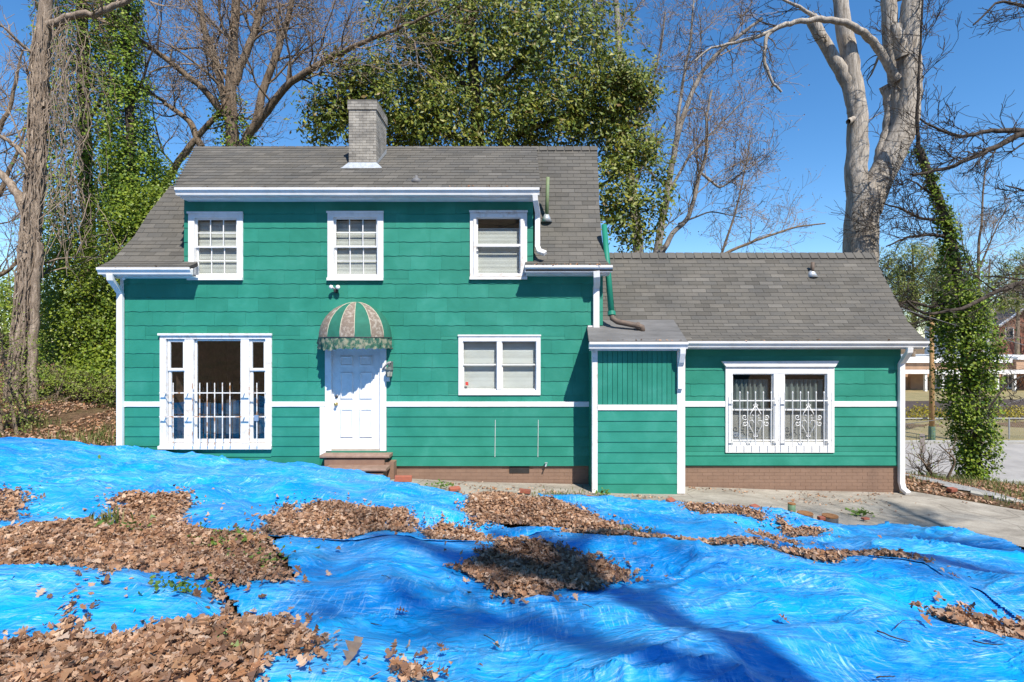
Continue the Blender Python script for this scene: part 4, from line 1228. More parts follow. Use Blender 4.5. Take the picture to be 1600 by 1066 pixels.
# ---- gutters and downspouts
def gutter(name, x0, x1, yb, zt_, h=0.125):
    k = h / 0.125
    prof = [(yb, zt_ - 0.004), (yb, zt_ - h), (yb - 0.072, zt_ - h), (yb - 0.080, zt_ - h * 0.72), (yb - 0.105, zt_ - h * 0.42), (yb - 0.118, zt_ - h * 0.34), (yb - 0.118, zt_), (yb - 0.108, zt_), (yb - 0.108, zt_ - 0.03), (yb - 0.02, zt_ - 0.03)]
    return MB().prism(prof, 'x', x0, x1).build(name, GUTTER, house, bevel=0.002)
def eave(x0, x1, yb, zt_, yw, h=0.125, fx0=None, fx1=None):
    gutter('gutter', x0, x1, yb, zt_, h)
    MB().box(x0 + 0.03, x1 - 0.03, yb + 0.002, yb + 0.022, zt_ - h - 0.02, zt_ - 0.03).build('fascia_board', WHITE, house)
    MB().box(x0 + 0.03, x1 - 0.03, yb + 0.024, yw - 0.002, zt_ - h - 0.035, zt_ - h - 0.021).build('soffit', WHITE, house)
S9 = FOC / 9.71
eave((272 - CX) / S9, (843 - CX) / S9, 9.825, (CY - 293) / S9, YW, 0.13)
eave((150 - CX) / S9, (296 - CX) / S9, 9.825, (CY - 418) / S9, YW)
eave((820 - CX) / S9, (957.5 - CX) / S9, 9.825, (CY - 414.5) / S9, YW)
S92 = FOC / 9.80
eave((1072 - CX) / S92 - 0.05, (1452 - CX) / S92, 9.905, (CY - 533.5) / S92, YG, 0.115)
S93 = FOC / 9.24
eave((921 - CX) / S93, (1076 - CX) / S93, 9.36, (CY - 534.5) / S93, YX, 0.125)
pbox('trim_block', 918, 927, 509, 517, YW - 0.06, YW - 0.02, WHITE, house)

def downspout(path, wx=0.075, wy=0.055, name='downspout'):
    """rectangular spout along points in the Y-Z plane or slanting in X"""
    vs = []
    for (x, y, z) in path:
        vs.append((x, y, z))
    mb = MB()
    n = len(vs); V = []
    for i, p in enumerate(vs):
        a = np.array(vs[max(i - 1, 0)]); b = np.array(vs[min(i + 1, n - 1)])
        t = (b - a) / (np.linalg.norm(b - a) + 1e-9)
        f = np.cross(t, (1, 0, 0)); f /= np.linalg.norm(f) + 1e-9
        s = np.cross(f, t); s /= np.linalg.norm(s) + 1e-9
        for u, v in ((-1, -1), (1, -1), (1, 1), (-1, 1)):
            V.append(np.array(p) + u * s * wx / 2 + v * f * wy / 2)
    F = [(i * 4 + k, i * 4 + (k + 1) % 4, (i + 1) * 4 + (k + 1) % 4, (i + 1) * 4 + k) for i in range(n - 1) for k in range(4)] + [(3, 2, 1, 0), tuple((n - 1) * 4 + k for k in range(4))]
    return mb.add(V, F).build(name, GUTTER, house, bevel=0.004)
xl = -7.835
downspout([(xl + 0.02, 9.77, 1.36), (xl + 0.02, 9.78, 1.26), (xl, 9.96, 1.12), (xl, 10.045, 1.02), (xl, 10.045, -2.0)], 0.115, 0.065)
x = 0.36
downspout([(x - 0.07, 9.77, 2.88), (x - 0.06, 9.78, 2.78), (x - 0.01, 9.98, 2.60), (x - 0.01, 10.05, 2.5), (x - 0.01, 10.05, 1.95), (x + 0.02, 10.02, 1.85), (x + 0.14, 9.96, 1.79)], 0.10, 0.07)
x = 1.50
downspout([(x - 0.04, 9.77, 1.42), (x - 0.03, 9.78, 1.32), (x, 9.96, 1.18), (x, 10.04, 1.12), (x, 10.04, 0.33)], 0.12, 0.07)
x = 2.96
downspout([(x, 9.30, -0.06), (x, 9.31, -0.14), (x, 9.38, -0.30), (x, 9.44, -0.38), (x, 9.44, -0.8)], 0.10, 0.06)
x = 7.53
downspout([(x - 0.03, 9.85, -0.04), (x - 0.03, 9.86, -0.12), (x, 10.03, -0.28), (x, 10.10, -0.36), (x, 10.10, -2.70), (x + 0.01, 10.07, -2.82), (x + 0.03, 9.96, -2.88)], 0.105, 0.07)

# ---- roofs
def resample(prof):
    p = np.array(prof, float)
    s = np.r_[0, np.cumsum(np.hypot(*(p[1:] - p[:-1]).T))]
    return p, s
unit = bpy.data.meshes.new('roof_shingle')
unit.from_pydata([(0, 0, 0), (1, 0, 0), (1, 1, 0), (0, 1, 0), (0, 0, 1), (1, 0, 1), (1, 1, 0.12), (0, 1, 0.12)], [], [(0, 3, 2, 1), (4, 5, 6, 7), (0, 1, 5, 4), (1, 2, 6, 5), (2, 3, 7, 6), (3, 0, 4, 7)])
unit.materials.append(ROOF_O)
UV = np.array([(0, 0, 0), (1, 0, 0), (1, 1, 0), (0, 1, 0), (0, 0, 1), (1, 0, 1), (1, 1, 0.12), (0, 1, 0.12)], float)
UF = np.array([(0, 3, 2, 1), (4, 5, 6, 7), (0, 1, 5, 4), (1, 2, 6, 5), (2, 3, 7, 6), (3, 0, 4, 7)])
TABS = []            # (priority, matrix, parent)
DECKM = simple('roof_underlay', (0.045, 0.042, 0.04), None, 6, 0.95, 0.2)

def roof(name, prof, xl, xr, exp, tabw, seed):
    """prof: eave->ridge points (Y,Z); xl,xr: functions of s in 0..1"""
    p, s = resample(prof); L = s[-1]
    at = lambda q: (np.interp(q, s, p[:, 0]), np.interp(q, s, p[:, 1]))
    ns = 24; V = []
    for i in range(ns + 1):
        q = L * i / ns; y, z = at(q)
        for x in (xl(q / L), xr(q / L)):
            V += [(x, y, z), (x, y + 0.02, z - 0.06)]
    F = []
    for i in range(ns):
        a = i * 4; b = a + 4
        F += [(a, a + 2, b + 2, b), (a + 1, b + 1, b + 3, a + 3), (a, b, b + 1, a + 1), (a + 2, a + 3, b + 3, b + 2)]
    F += [(0, 1, 3, 2), (ns * 4, ns * 4 + 2, ns * 4 + 3, ns * 4 + 1)]
    deck = np_obj(name, np.array(V), np.array(F), DECKM, house)
    rr = random.Random(seed)
    nrow = int(round(L / exp)); e = L / nrow
    for r_ in range(nrow):
        q0, q1 = r_ * e, min(L, (r_ + 1) * e + 0.03)
        y0, z0 = at(q0); y1, z1 = at(q1)
        up = np.array([0, y1 - y0, z1 - z0]); nrm = np.array([0, -(z1 - z0), (y1 - y0)]); nrm /= np.linalg.norm(nrm)
        xa, xb = xl((q0 + q1) / 2 / L), xr((q0 + q1) / 2 / L)
        x = xa - tabw * ((0.5 if r_ % 2 else 0.0) + 0.12 * rr.random())
        while x < xb:
            a, b = max(x + 0.003, xa), min(x + tabw - 0.003, xb)
            x += tabw
            if b - a < 0.03: continue
            org = np.array([a, y0, z0]) + nrm * 0.003
            M = np.eye(4); M[:3, 0] = (b - a, 0, 0); M[:3, 1] = up; M[:3, 2] = nrm * (0.010 + 0.003 * rr.random()); M[:3, 3] = org
            c = org + up / 2
            view = -c / np.linalg.norm(c)
            pri = (b - a) * np.linalg.norm(up) * max(0, nrm @ view) / (c[1] ** 2)
            TABS.append((pri, M, deck))
    return deck
lerp = lambda a, b: (lambda t: a + (b - a) * t)
pl = lambda xs, ys: (lambda t: float(np.interp(t, xs, ys)))
PROF = [(9.725, 1.475), (10.15, 1.68), (10.65, 2.22), (11.05, 2.94), (11.4, 3.55)]
RIDGE = (12.2, 4.73)
roof('dormer_roof', [(9.725, 2.99), RIDGE], lerp(-6.57, -7.73), lerp(0.40, 0.40), 0.185, 0.285, 1)
roof('lower_left_roof', PROF, pl([0, 0.13, 0.15, 0.40, 0.72, 1], [-8.02, -8.08, -8.08, -8.06, -7.95, -7.77]), pl([0, 0.140, 0.142, 1], [-6.31, -6.31, -6.635, -6.635]), 0.125, 0.30, 2)
roof('lower_right_roof', PROF + [RIDGE], pl([0, 0.100, 0.102, 1], [0.11, 0.11, 0.285, 0.405]), pl([0, 0.06, 0.12, 0.5, 1], [1.77, 1.74, 1.70, 1.72, 1.845]), 0.125, 0.29, 3)
WPROF = [(9.81, 0.072), (10.15, 0.215), (10.46, 0.47), (10.91, 1.11), (11.56, 2.08)]
roof('wing_roof', WPROF, pl([0, 1], [1.70, 1.70]), pl([0, 0.15, 1], [7.83, 7.93, 7.96]), 0.104, 0.305, 4)
TABS.sort(key=lambda t: -t[0])
Mo = Matrix.Translation(-ho)
for pri, M, deck in TABS[:300]:
    o = bpy.data.objects.new('roof_shingle', unit)
    COL.objects.link(o); o.parent = deck
    o.matrix_basis = Mo @ Matrix(M.tolist())
rest = {}
for pri, M, deck in TABS[300:]:
    rest.setdefault(deck.name, []).append(M)
for dn, Ms in rest.items():
    V = np.concatenate([(np.c_[UV, np.ones(8)] @ M.T)[:, :3] for M in Ms])
    F = np.concatenate([UF + 8 * i for i in range(len(Ms))])
    tag(np_obj('shingle_field', V, F, ROOF_I, bpy.data.objects[dn]), kind='stuff')
# ridge caps, rear slopes, gable ends, cheeks
def ridge_caps(x0, x1, y, z, parent):
    x = x0
    while x < x1:
        b = min(x + 0.16, x1)
        MB().add([(x, y - 0.13, z - 0.13), (b + 0.02, y - 0.13, z - 0.125), (b + 0.02, y, z + 0.018), (x, y, z + 0.022), (b + 0.02, y + 0.13, z - 0.125), (x, y + 0.13, z - 0.13)], [(0, 1, 2, 3), (3, 2, 4, 5)]).build('ridge_cap', ROOF_O, parent)
        x += 0.2
rc = MB().box(-7.7, 1.82, 12.19, 12.21, 4.66, 4.69).build('main_ridge', DECKM, house)
ridge_caps(-7.73, 1.845, 12.2, 4.73, rc)
rc = MB().box(1.72, 7.94, 11.55, 11.57, 2.0, 2.04).build('wing_ridge', DECKM, house)
ridge_caps(1.72, 7.96, 11.56, 2.08, rc)
MB().add([(-7.73, 12.2, 4.71), (1.84, 12.2, 4.71), (1.84, 14.6, 1.5), (-8.0, 14.6, 1.5)], [(0, 1, 2, 3)]).build('rear_roof', ROOF_I, house)
MB().add([(1.7, 11.56, 2.06), (7.95, 11.56, 2.06), (7.95, 13.2, 0.0), (1.7, 13.2, 0.0)], [(0, 1, 2, 3)]).build('rear_wing_roof', ROOF_I, house)
gl = [(YW + 0.14, -3.2), (YW + 0.14, 1.5), (10.63, 2.0), (11.03, 2.6), (11.5, 3.2), (12.1, 3.8), (14.3, 1.4), (14.3, -3.2)]
MB().prism(gl, 'x', XL_ + 0.01, XL_ + 0.12).build('gable_wall', GREENF, house)
MB().prism(gl, 'x', XR_ - 0.12, XR_ - 0.01).build('gable_wall', GREENF, house)
MB().box(XL_ + 0.121, XR_ - 0.121, 14.2, 14.3, -3.2, 1.6).build('rear_wall', GREENF, house)
gw = [(YG + 0.141, -3.5), (YG + 0.141, 0.1), (10.46, 0.36), (10.91, 0.98), (11.54, 1.95), (13.1, 0.05), (13.1, -3.5)]
MB().prism(gw, 'x', WX1 - 0.13, WX1 - 0.005).build('wing_gable_wall', GREENF, house)
MB().box(WX0, WX1 - 0.131, 13.0, 13.1, -3.5, 0.05).build('wing_rear_wall', GREENF, house)
# dormer cheeks
MB().prism([(YW + 0.01, 1.5), (YW + 0.01, 3.10), (11.9, 4.40), (11.4, 3.4)], 'x', XDL + 0.004, XDL + 0.05).build('dormer_cheek', GREENF, house)
MB().prism([(YW + 0.01, 1.5), (YW + 0.01, 3.10), (11.9, 4.40), (11.4, 3.4)], 'x', XDR - 0.05, XDR - 0.004).build('dormer_cheek', GREENF, house)
MB().add([(-6.60, 10.12, 3.08), (-7.62, 12.1, 4.50), (-7.62, 12.15, 4.3), (-7.62, 11.4, 3.4), (-7.15, 11.05, 2.9), (-6.62, 10.5, 2.0)], [(0, 1, 2, 3, 4, 5)]).build('dormer_cheek', GREENF, house)

# entry-box roof: lapped strips of roofing felt
FELT = simple('roofing_felt', (0.12, 0.118, 0.115), (0.19, 0.185, 0.18), 3.5, 0.9, 0.4, 0.006, 80, stretch=(0.4, 1, 1))
br_ = np.array([(9.25, 0.062), (10.6, 0.56)])
broof = MB().add([(1.26, 9.25, 0.06), (3.035, 9.25, 0.06), (3.16, 10.6, 0.55), (1.38, 10.6, 0.55), (1.26, 9.27, 0.0), (3.035, 9.27, 0.0), (3.16, 10.62, 0.48), (1.38, 10.62, 0.48)], [(0, 1, 2, 3), (4, 7, 6, 5), (0, 4, 5, 1), (1, 5, 6, 2), (0, 3, 7, 4)]).build('entry_box_roof', DECKM, house)
for i in range(18):
    t0, t1 = i / 18, (i + 1.3) / 18
    y0, z0 = br_[0] + (br_[1] - br_[0]) * t0; y1, z1 = br_[0] + (br_[1] - br_[0]) * min(t1, 1)
    xa, xb = 1.255 + 0.125 * t0, 3.04 + 0.125 * t0
    MB().add([(xa, y0, z0 + 0.012), (xb, y0, z0 + 0.012), (xb, y1, z1 + 0.004), (xa, y1, z1 + 0.004), (xa, y0, z0), (xb, y0, z0)], [(0, 1, 2, 3), (4, 5, 1, 0)]).build('felt_strip', FELT, broof)

# ---- chimney
chx0, chx1, chy0, chy1, chtop = -3.63, -3.045, 10.87, 11.70, 5.20
chim = MB().box(chx0 + 0.012, chx1 - 0.012, chy0 + 0.012, chy1 - 0.012, 3.3, chtop - 0.05).build('chimney', MORTAR, house)
cm = bpy.data.meshes.new('chimney_brick')
mbk = MB().box(0, 1, 0, 1, 0, 1); cm.from_pydata(mbk.v, [], mbk.f); cm.materials.append(CHIMB)
def chb(x, y, z, sx, sy, sz):
    o = bpy.data.objects.new('chimney_brick', cm); COL.objects.link(o); o.parent = chim
    o.location = Vector((x, y, z)) - ho; o.scale = (sx, sy, sz)
rb = random.Random(2)
z = 3.72; k = 0; ch = 0.0585
while z < chtop - 0.02:
    cap = z > chtop - 0.22
    ex = 0.022 if cap else 0
    X0, X1, Y0, Y1 = chx0 - ex, chx1 + ex, chy0 - ex, chy1 + ex
    # front
    def runx(a, b, first):
        out = []; x = a; w = first
        while x < b - 0.01:
            e = min(x + w, b)
            if b - e < 0.05: e = b
            out.append((x, e)); x = e; w = 0.15
        return out
    for a, b in runx(X0, X1, 0.15 if k % 2 else 0.075):
        chb(a + 0.003, Y0 - 0.002 * rb.random(), z, b - a - 0.006, 0.05, ch - 0.007)
    for a, b in runx(Y0 + 0.055, Y1, 0.15 if k % 2 == 0 else 0.075):
        roofz = 2.99 + (b - 9.725) * 0.703
        if z + ch > roofz:
            chb(X1 - 0.05 + 0.002 * rb.random(), a + 0.003, z, 0.05, b - a - 0.006, ch - 0.007)
            chb(X0 - 0.002 * rb.random(), a + 0.003, z, 0.05, b - a - 0.006, ch - 0.007)
    z += ch; k += 1
MB().box(chx0 - 0.02, chx1 + 0.02, chy0 - 0.02, chy1 + 0.02, chtop - 0.025, chtop + 0.012).build('chimney_crown', MORTAR, chim)
rz = lambda y: 2.99 + (y - 9.725) * 0.703 + 0.018
fl_ = MB()
fl_.add([(chx0 - 0.14, chy0 - 0.15, rz(chy0 - 0.15) + 0.004), (chx1 + 0.16, chy0 - 0.14, rz(chy0 - 0.14) + 0.004), (chx1 + 0.12, chy0 - 0.06, rz(chy0 - 0.06) + 0.006), (chx1 + 0.004, chy0 - 0.01, rz(chy0) + 0.07), (chx0 - 0.004, chy0 - 0.01, rz(chy0) + 0.07), (chx0 - 0.1, chy0 - 0.06, rz(chy0 - 0.06) + 0.006)], [(0, 1, 2, 5), (5, 2, 3, 4)])
yb_ = chy1
fl_.add([(chx1 + 0.006, chy0 - 0.01, rz(chy0) + 0.0), (chx1 + 0.006, yb_, rz(yb_)), (chx1 + 0.006, yb_, rz(yb_) + 0.10), (chx1 + 0.006, chy0 - 0.01, rz(chy0) + 0.08)], [(0, 1, 2, 3)])
fl_.build('chimney_flashing', METALG, chim)

# ---- roof pipes
def stack(name, px, py0, py1, prof, mat, rad):
    pass
yv = 10.05; 
def on_dormer(px, py):
    k1 = (CY - py) / FOC
    Y = (2.99 - 9.725 * 0.703) / (k1 - 0.703)
    return np.array([(px - CX) / FOC * Y, Y, k1 * Y])
q = on_dormer(650, 284)
MB().lathe([(0.11, q[2] - 0.03), (0.10, q[2] + 0.03), (0.075, q[2] + 0.065), (0.03, q[2] + 0.085), (0.03, q[2] + 0.13)], q[0], q[1] + 0.04, 14).build('roof_vent', simple('grey_vent', (0.16, 0.16, 0.165), None, 9, 0.6, 0), house, True)
VP = simple('faded_green_pipe', (0.20, 0.24, 0.12), (0.13, 0.20, 0.10), 10, 0.6, 0.1)
b0 = P(854, 338, 10.85); b1 = P(856, 277, 10.75)
vp = MB().tube([b0 - np.array([0, 0, 0.1]), b1], 0.038, 10).build('vent_pipe', VP, house, True)
MB().lathe([(0.12, b0[2] - 0.12), (0.07, b0[2] - 0.01), (0.042, b0[2] + 0.05)], b0[0], b0[1], 12).build('pipe_boot', METALG, vp, True)
gp = MB().tube([P(944, 352, 10.5), P(955.5, 489, 10.0)], [0.055, 0.06], 12).build('waste_pipe', GREENF, house, True)
PIPEB = simple('rusty_brown_pipe', (0.10, 0.075, 0.06), (0.16, 0.115, 0.085), 12, 0.7, 0.2)
MB().tube([P(955.5, 487, 10.0), P(955.8, 493, 9.98)], 0.078, 12).build('pipe_collar', GREENF, gp)
MB().tube([P(956, 490, 9.98), P(957, 498, 9.96), P(965, 503, 9.92), P(980, 506, 9.88), P(996, 509, 9.84), P(1003, 511, 9.83), P(1004, 520, 9.83)], 0.055, 12).build('pipe_bend', PIPEB, gp, True)
MB().tube([P(994, 508.6, 9.85), P(999, 509.6, 9.84)], 0.072, 12).build('pipe_collar', PIPEB, gp)
b0 = P(1269, 425, 11.2)
wv = MB().tube([b0 - np.array([0, 0, 0.05]), P(1270, 410, 11.2)], 0.038, 10).build('vent_pipe', PIPEB, house, True)
MB().lathe([(0.13, b0[2] - 0.12), (0.07, b0[2] - 0.01), (0.042, b0[2] + 0.03)], b0[0], b0[1] + 0.02, 12).build('pipe_boot', METALG, wv, True)

# leaves caught in the gutters
rng = np.random.default_rng(77)
C = []
for x0, x1, y, z, n in ((-6.5, 0.3, 9.76, 2.985, 46), (-1.4, -0.1, 9.80, 3.01, 60), (-8.0, -6.4, 9.76, 1.47, 14), (0.15, 1.7, 9.76, 1.515, 50), (3.2, 7.8, 9.84, 0.065, 26), (1.3, 3.0, 9.30, 0.07, 16)):
    C.append(np.c_[rng.uniform(x0, x1, n), y + rng.normal(size=n) * 0.03, z + 0.015 + 0.02 * rng.random(n)])
C = np.concatenate(C)
V, F = leaves_np(C, 0.03 + 0.04 * rng.random(len(C)), rng, 'plain', 0.6, True, 0.4)
tag(np_obj('gutter_leaves', V, F, LITTER, house), kind='stuff')
# ------------------------------------------------------------------ trees
class Tubes:
    def __init__(self): self.V = []; self.F = []; self.n = 0
    def add(self, pts, rad, n=4):
        pts = np.asarray(pts, float); rad = np.asarray(rad, float); m = len(pts)
        t = np.gradient(pts, axis=0); t /= np.linalg.norm(t, axis=1)[:, None] + 1e-9
        ref = np.array([0.31, 0.87, 0.37]) if abs(t[0] @ np.array([0.31, 0.87, 0.37])) < 0.85 else np.array([1.0, 0, 0])
        a = np.cross(t, ref); a /= np.linalg.norm(a, axis=1)[:, None] + 1e-9
        b = np.cross(t, a)
        an = 2 * math.pi * np.arange(n) / n
        V = pts[:, None, :] + rad[:, None, None] * (np.cos(an)[None, :, None] * a[:, None, :] + np.sin(an)[None, :, None] * b[:, None, :])
        i = np.arange(m - 1)[:, None] * n; k = np.arange(n)[None, :]; k2 = (np.arange(n) + 1)[None, :] % n
        F = np.stack([i + k, i + k2, i + n + k2, i + n + k], -1).reshape(-1, 4)
        self.V.append(V.reshape(-1, 3)); self.F.append(F + self.n); self.n += m * n
    def build(self, name, mat, parent, smooth=True):
        if not self.V: return None
        return np_obj(name, np.concatenate(self.V), np.concatenate(self.F), mat, parent, smooth)

def smooth_path(pts, n, wob=0.0, rng=None):
    pts = np.asarray(pts, float)
    s = np.r_[0, np.cumsum(np.linalg.norm(np.diff(pts, axis=0), axis=1))]
    q = np.linspace(0, s[-1], n)
    # Catmull-Rom style smoothing through repeated averaging of a fine polyline
    f = np.stack([np.interp(np.linspace(0, s[-1], n * 4), s, pts[:, i]) for i in range(3)], 1)
    for _ in range(n // 2 + 2):
        f[1:-1] = (f[:-2] + 2 * f[1:-1] + f[2:]) / 4
    out = f[np.linspace(0, len(f) - 1, n).astype(int)]
    if wob and rng is not None:
        w = rng.normal(size=(n, 3)) * wob; w[0] = 0
        out = out + w
    return out

def grow(tb, tw, rng, p, d, L, r, lev, maxl, prm):
    seg = 5 if lev < maxl else 4
    P_ = [p]; d = d / np.linalg.norm(d); dirs = [d]
    for i in range(seg):
        d = d + rng.normal(size=3) * prm.get('wig', 0.22); d[2] += prm.get('up', 0.06)
        d = d / np.linalg.norm(d)
        p = p + d * L / seg; P_.append(p); dirs.append(d)
    rad = np.maximum(np.linspace(r, r * 0.35, seg + 1), prm.get('rmin', 0.006))
    (tb if r > prm.get('twr', 0.03) else tw).add(P_, rad, 6 if r > 0.05 else 3)
    if lev >= maxl:
        return [P_[-1]]
    ends = []
    for c in range(prm['kids'][min(lev, len(prm['kids']) - 1)]):
        t = rng.uniform(0.2, 1.0); i = t * seg; k = min(int(i), seg - 1)
        q = P_[k] + (P_[k + 1] - P_[k]) * (i - k)
        dd = dirs[k + 1]
        a = rng.normal(size=3); a -= (a @ dd) * dd; a /= np.linalg.norm(a) + 1e-9
        ang = rng.uniform(0.4, 1.0)
        nd = dd * math.cos(ang) + a * math.sin(ang)
        ends += grow(tb, tw, rng, q, nd, L * rng.uniform(0.38, 0.68) * prm.get('lr', 1.0), max(r * (1 - 0.6 * t) * 0.6, prm.get('rmin', 0.006)), lev + 1, maxl, prm)
    return ends

def px_path(pts, Y, dY=None):
    """sight-line points at a distance (optionally a distance each)"""
    return np.array([P(q[0], q[1], (Y if dY is None else Y + dY[i])) for i, q in enumerate(pts)])

def make_tree(name, base, limbs, Y, seed, label, bark, twigm, prm, kids0, maxl=3, cat='tree', grp=None, L0=1.6, buds=None, extra=None):
    """limbs: list of (pixel polyline, r0, r1[, dY list])"""
    rng = np.random.default_rng(seed)
    root = empty(name, base, label, cat, grp)
    tb, tw = Tubes(), Tubes(); ends = []
    for li, lm in enumerate(limbs):
        pts = px_path(lm[0], Y, lm[3] if len(lm) > 3 else None) if not isinstance(lm[0], np.ndarray) else lm[0]
        n = max(8, len(pts) * 4)
        q = smooth_path(pts, n, min(0.012 * lm[1] / 0.1, 0.012), rng)
        rj = rng.normal(size=n); rj = (rj + np.roll(rj, 1) + np.roll(rj, -1)) / 3; rad = np.linspace(lm[1], lm[2], n) * (1 + 0.03 * rj)
        if li == 0:
            rad[:3] *= np.array([1.25, 1.12, 1.04])
        tb.add(q, rad, 16 if lm[1] > 0.12 else 8)
        kk = kids0[li] if isinstance(kids0, (list, tuple)) else kids0
        for c in range(kk):
            t = rng.uniform(0.3, 1.0); i = int(t * (n - 2))
            dd = q[i + 1] - q[i]; dd = dd / (np.linalg.norm(dd) + 1e-9)
            a = rng.normal(size=3); a -= (a @ dd) * dd; a /= np.linalg.norm(a) + 1e-9
            ang = rng.uniform(0.5, 1.1)
            nd = dd * math.cos(ang) + a * math.sin(ang)
            ends += grow(tb, tw, rng, q[i], nd, L0 * rng.uniform(0.6, 1.3), max(rad[i] * 0.40, 0.012) if rad[i] < 0.12 else rng.uniform(0.03, 0.06), 1, maxl, prm)
    tb.build('trunk', bark, root); tw.build('twigs', twigm, root)
    if buds is not None and ends:
        e = np.array(ends); mat, n, sz, sp = buds
        C = np.repeat(e, n, 0) + rng.normal(size=(len(e) * n, 3)) * sp
        V, F = leaves_np(C, sz * (0.6 + 0.8 * rng.random(len(C))), rng, 'rhomb', 1.0, False, 0.2)
        np_obj('buds', V, F, mat, root)
    return root

def blob_leaves(blobs, rng, clump, per, spread, size, aspect=1.0, shell=0.45, out_bias=0.4):
    """blobs: (cx,cy,rx,ry,Y,depth,nclumps) in picture units at distance Y; returns leaf mesh arrays"""
    parts = []
    for (bx_, by_, rx, ry, Y, dp, n) in blobs:
        c = P(bx_, by_, Y); R = np.array([rx / FOC * Y, dp, ry / FOC * Y])
        d = rng.normal(size=(n, 3)); d /= np.linalg.norm(d, axis=1)[:, None]
        rr = shell + (1 - shell) * rng.random(n) ** 0.6
        cc = c + d * rr[:, None] * R * (1 + 0.12 * rng.normal(size=(n, 1)))
        C = np.repeat(cc, per, 0) + rng.normal(size=(n * per, 3)) * spread
        nr = np.repeat(d, per, 0) * out_bias + np.array([0.27, -0.58, 0.72])
        V, F = leaves_np(C, size * (0.55 + 0.75 * rng.random(len(C))), rng, 'rhomb', 0.75, False, 0.2, normal=nr, aspect=aspect)
        parts.append((V, F))
    return join_np(parts)

def gz(x, y): return float(G(np.array(float(x)), np.array(float(y))))
def foot(px, Y):
    x = (px - CX) / FOC * Y
    return (x, Y, gz(x, Y))

BARE = dict(kids=[0, 6, 5, 4], wig=0.20, up=0.05, rmin=0.006)
BAREF = dict(kids=[0, 7, 6, 5], wig=0.22, up=0.05, rmin=0.006)

# vine-hung old trunk at the left edge
rng = np.random.default_rng(1)
t1 = make_tree('vine_covered_tree', foot(25, 13.0), [
    ([(15, 700), (22, 640), (30, 560), (45, 400), (58, 250), (62, 120), (72, 0), (78, -90)], 0.17, 0.13),
    ([(52, 640), (50, 560), (55, 470), (62, 380)], 0.11, 0.09),
    ([(72, 40), (110, 25), (150, 22), (190, 5), (240, -20)], 0.10, 0.05),
    ([(40, 330), (20, 290), (-10, 260), (-60, 230)], 0.12, 0.05),
    ([(45, 250), (20, 225), (-20, 200)], 0.07, 0.03)], 13.0, 21, 'thick tree trunk wrapped in shaggy dead vines at the left edge', BARK_VINE, TWIG, BARE, [10, 0, 8, 8, 6], 3)
tv = Tubes()
path = smooth_path(px_path([(15, 700), (30, 560), (45, 400), (58, 250), (62, 120), (72, 0)], 13.0), 60)
for i in range(420):
    k = rng.integers(0, 50); L = rng.integers(4, 12); a0 = rng.uniform(0, 6.28); seg = path[k:k + L]
    if len(seg) < 3: continue
    rr = 0.165 - 0.0006 * k + rng.uniform(-0.02, 0.05); tt_ = np.linspace(0, rng.normal() * 0.8, len(seg))
    tv.add(seg + np.stack([rr * np.cos(a0 + tt_), rr * np.sin(a0 + tt_), np.zeros(len(seg))], 1) + rng.normal(size=(len(seg), 3)) * 0.02, np.full(len(seg), rng.uniform(0.008, 0.028)), 4)
tv.build('clinging_vines', BARK_VINE, t1)
tv = Tubes()
for i in range(230):
    px = rng.normal(98, 20); py = rng.uniform(20, 330); Y = 12.9 + rng.normal() * 0.5
    p0 = P(px, py, Y); L = rng.uniform(0.5, 2.2); n = 7
    s = np.linspace(0, 1, n)
    q = p0 + np.stack([rng.normal() * 0.25 * s + 0.06 * np.cumsum(rng.normal(size=n)), 0.1 * np.cumsum(rng.normal(size=n)), -L * s + 0.1 * np.sin(s * 6 + i)], 1)
    tv.add(q, np.full(n, rng.uniform(0.005, 0.011)), 3)
tv.build('hanging_vines', TWIG, t1)

# ivy towers and evergreen mass on the left
def ivy_column(name, path_px, radii_px, Y, n, size, seed, label, leafm, bark, trunk_r, limbs=(), kids=0, twigm=TWIG_D, prm=BARE, L0=1.3, gap=0.35, maxl=3):
    rng = np.random.default_rng(seed)
    root = make_tree(name, foot(path_px[0][0], Y), [(path_px, trunk_r, trunk_r * 0.6)] + list(limbs), Y, seed, label, bark, twigm, prm, [0] + [kids] * len(limbs), maxl, L0=L0)
    pth_ = smooth_path(px_path(path_px, Y), 80)
    rad = np.interp(np.linspace(0, 1, 80), np.linspace(0, 1, len(radii_px)), np.array(radii_px) / FOC * Y)
    zz = pth_[:, 2]
    w = rad + 0.02; w = w / w.sum()
    nc = n // 22
    k = rng.choice(80, nc, p=w)
    th = rng.random(nc) * 2 * math.pi
    clump = 0.55 + 0.5 * rng.random(nc) + 0.28 * vnoise(th * 1.6, k * 0.16, 3)
    ctr = pth_[k] + np.stack([np.cos(th), np.sin(th), np.zeros(nc)], 1) * (rad[k] * clump)[:, None]
    ctr[:, 2] += rng.normal(size=nc) * 0.12
    C = np.repeat(ctr, 22, 0) + rng.normal(size=(nc * 22, 3)) * (0.05 + 0.12 * np.repeat(rad[k], 22)[:, None])
    nr = np.repeat(np.stack([0.7 * np.cos(th) + 0.2, 0.7 * np.sin(th) - 0.45, np.full(nc, 0.75)], 1), 22, 0)
    V, F = leaves_np(C, size * (0.55 + 0.8 * rng.random(len(C))), rng, 'rhomb', 0.6, False, 0.15, normal=nr, aspect=1.25)
    np_obj('ivy', V, F, leafm, root)
    return root
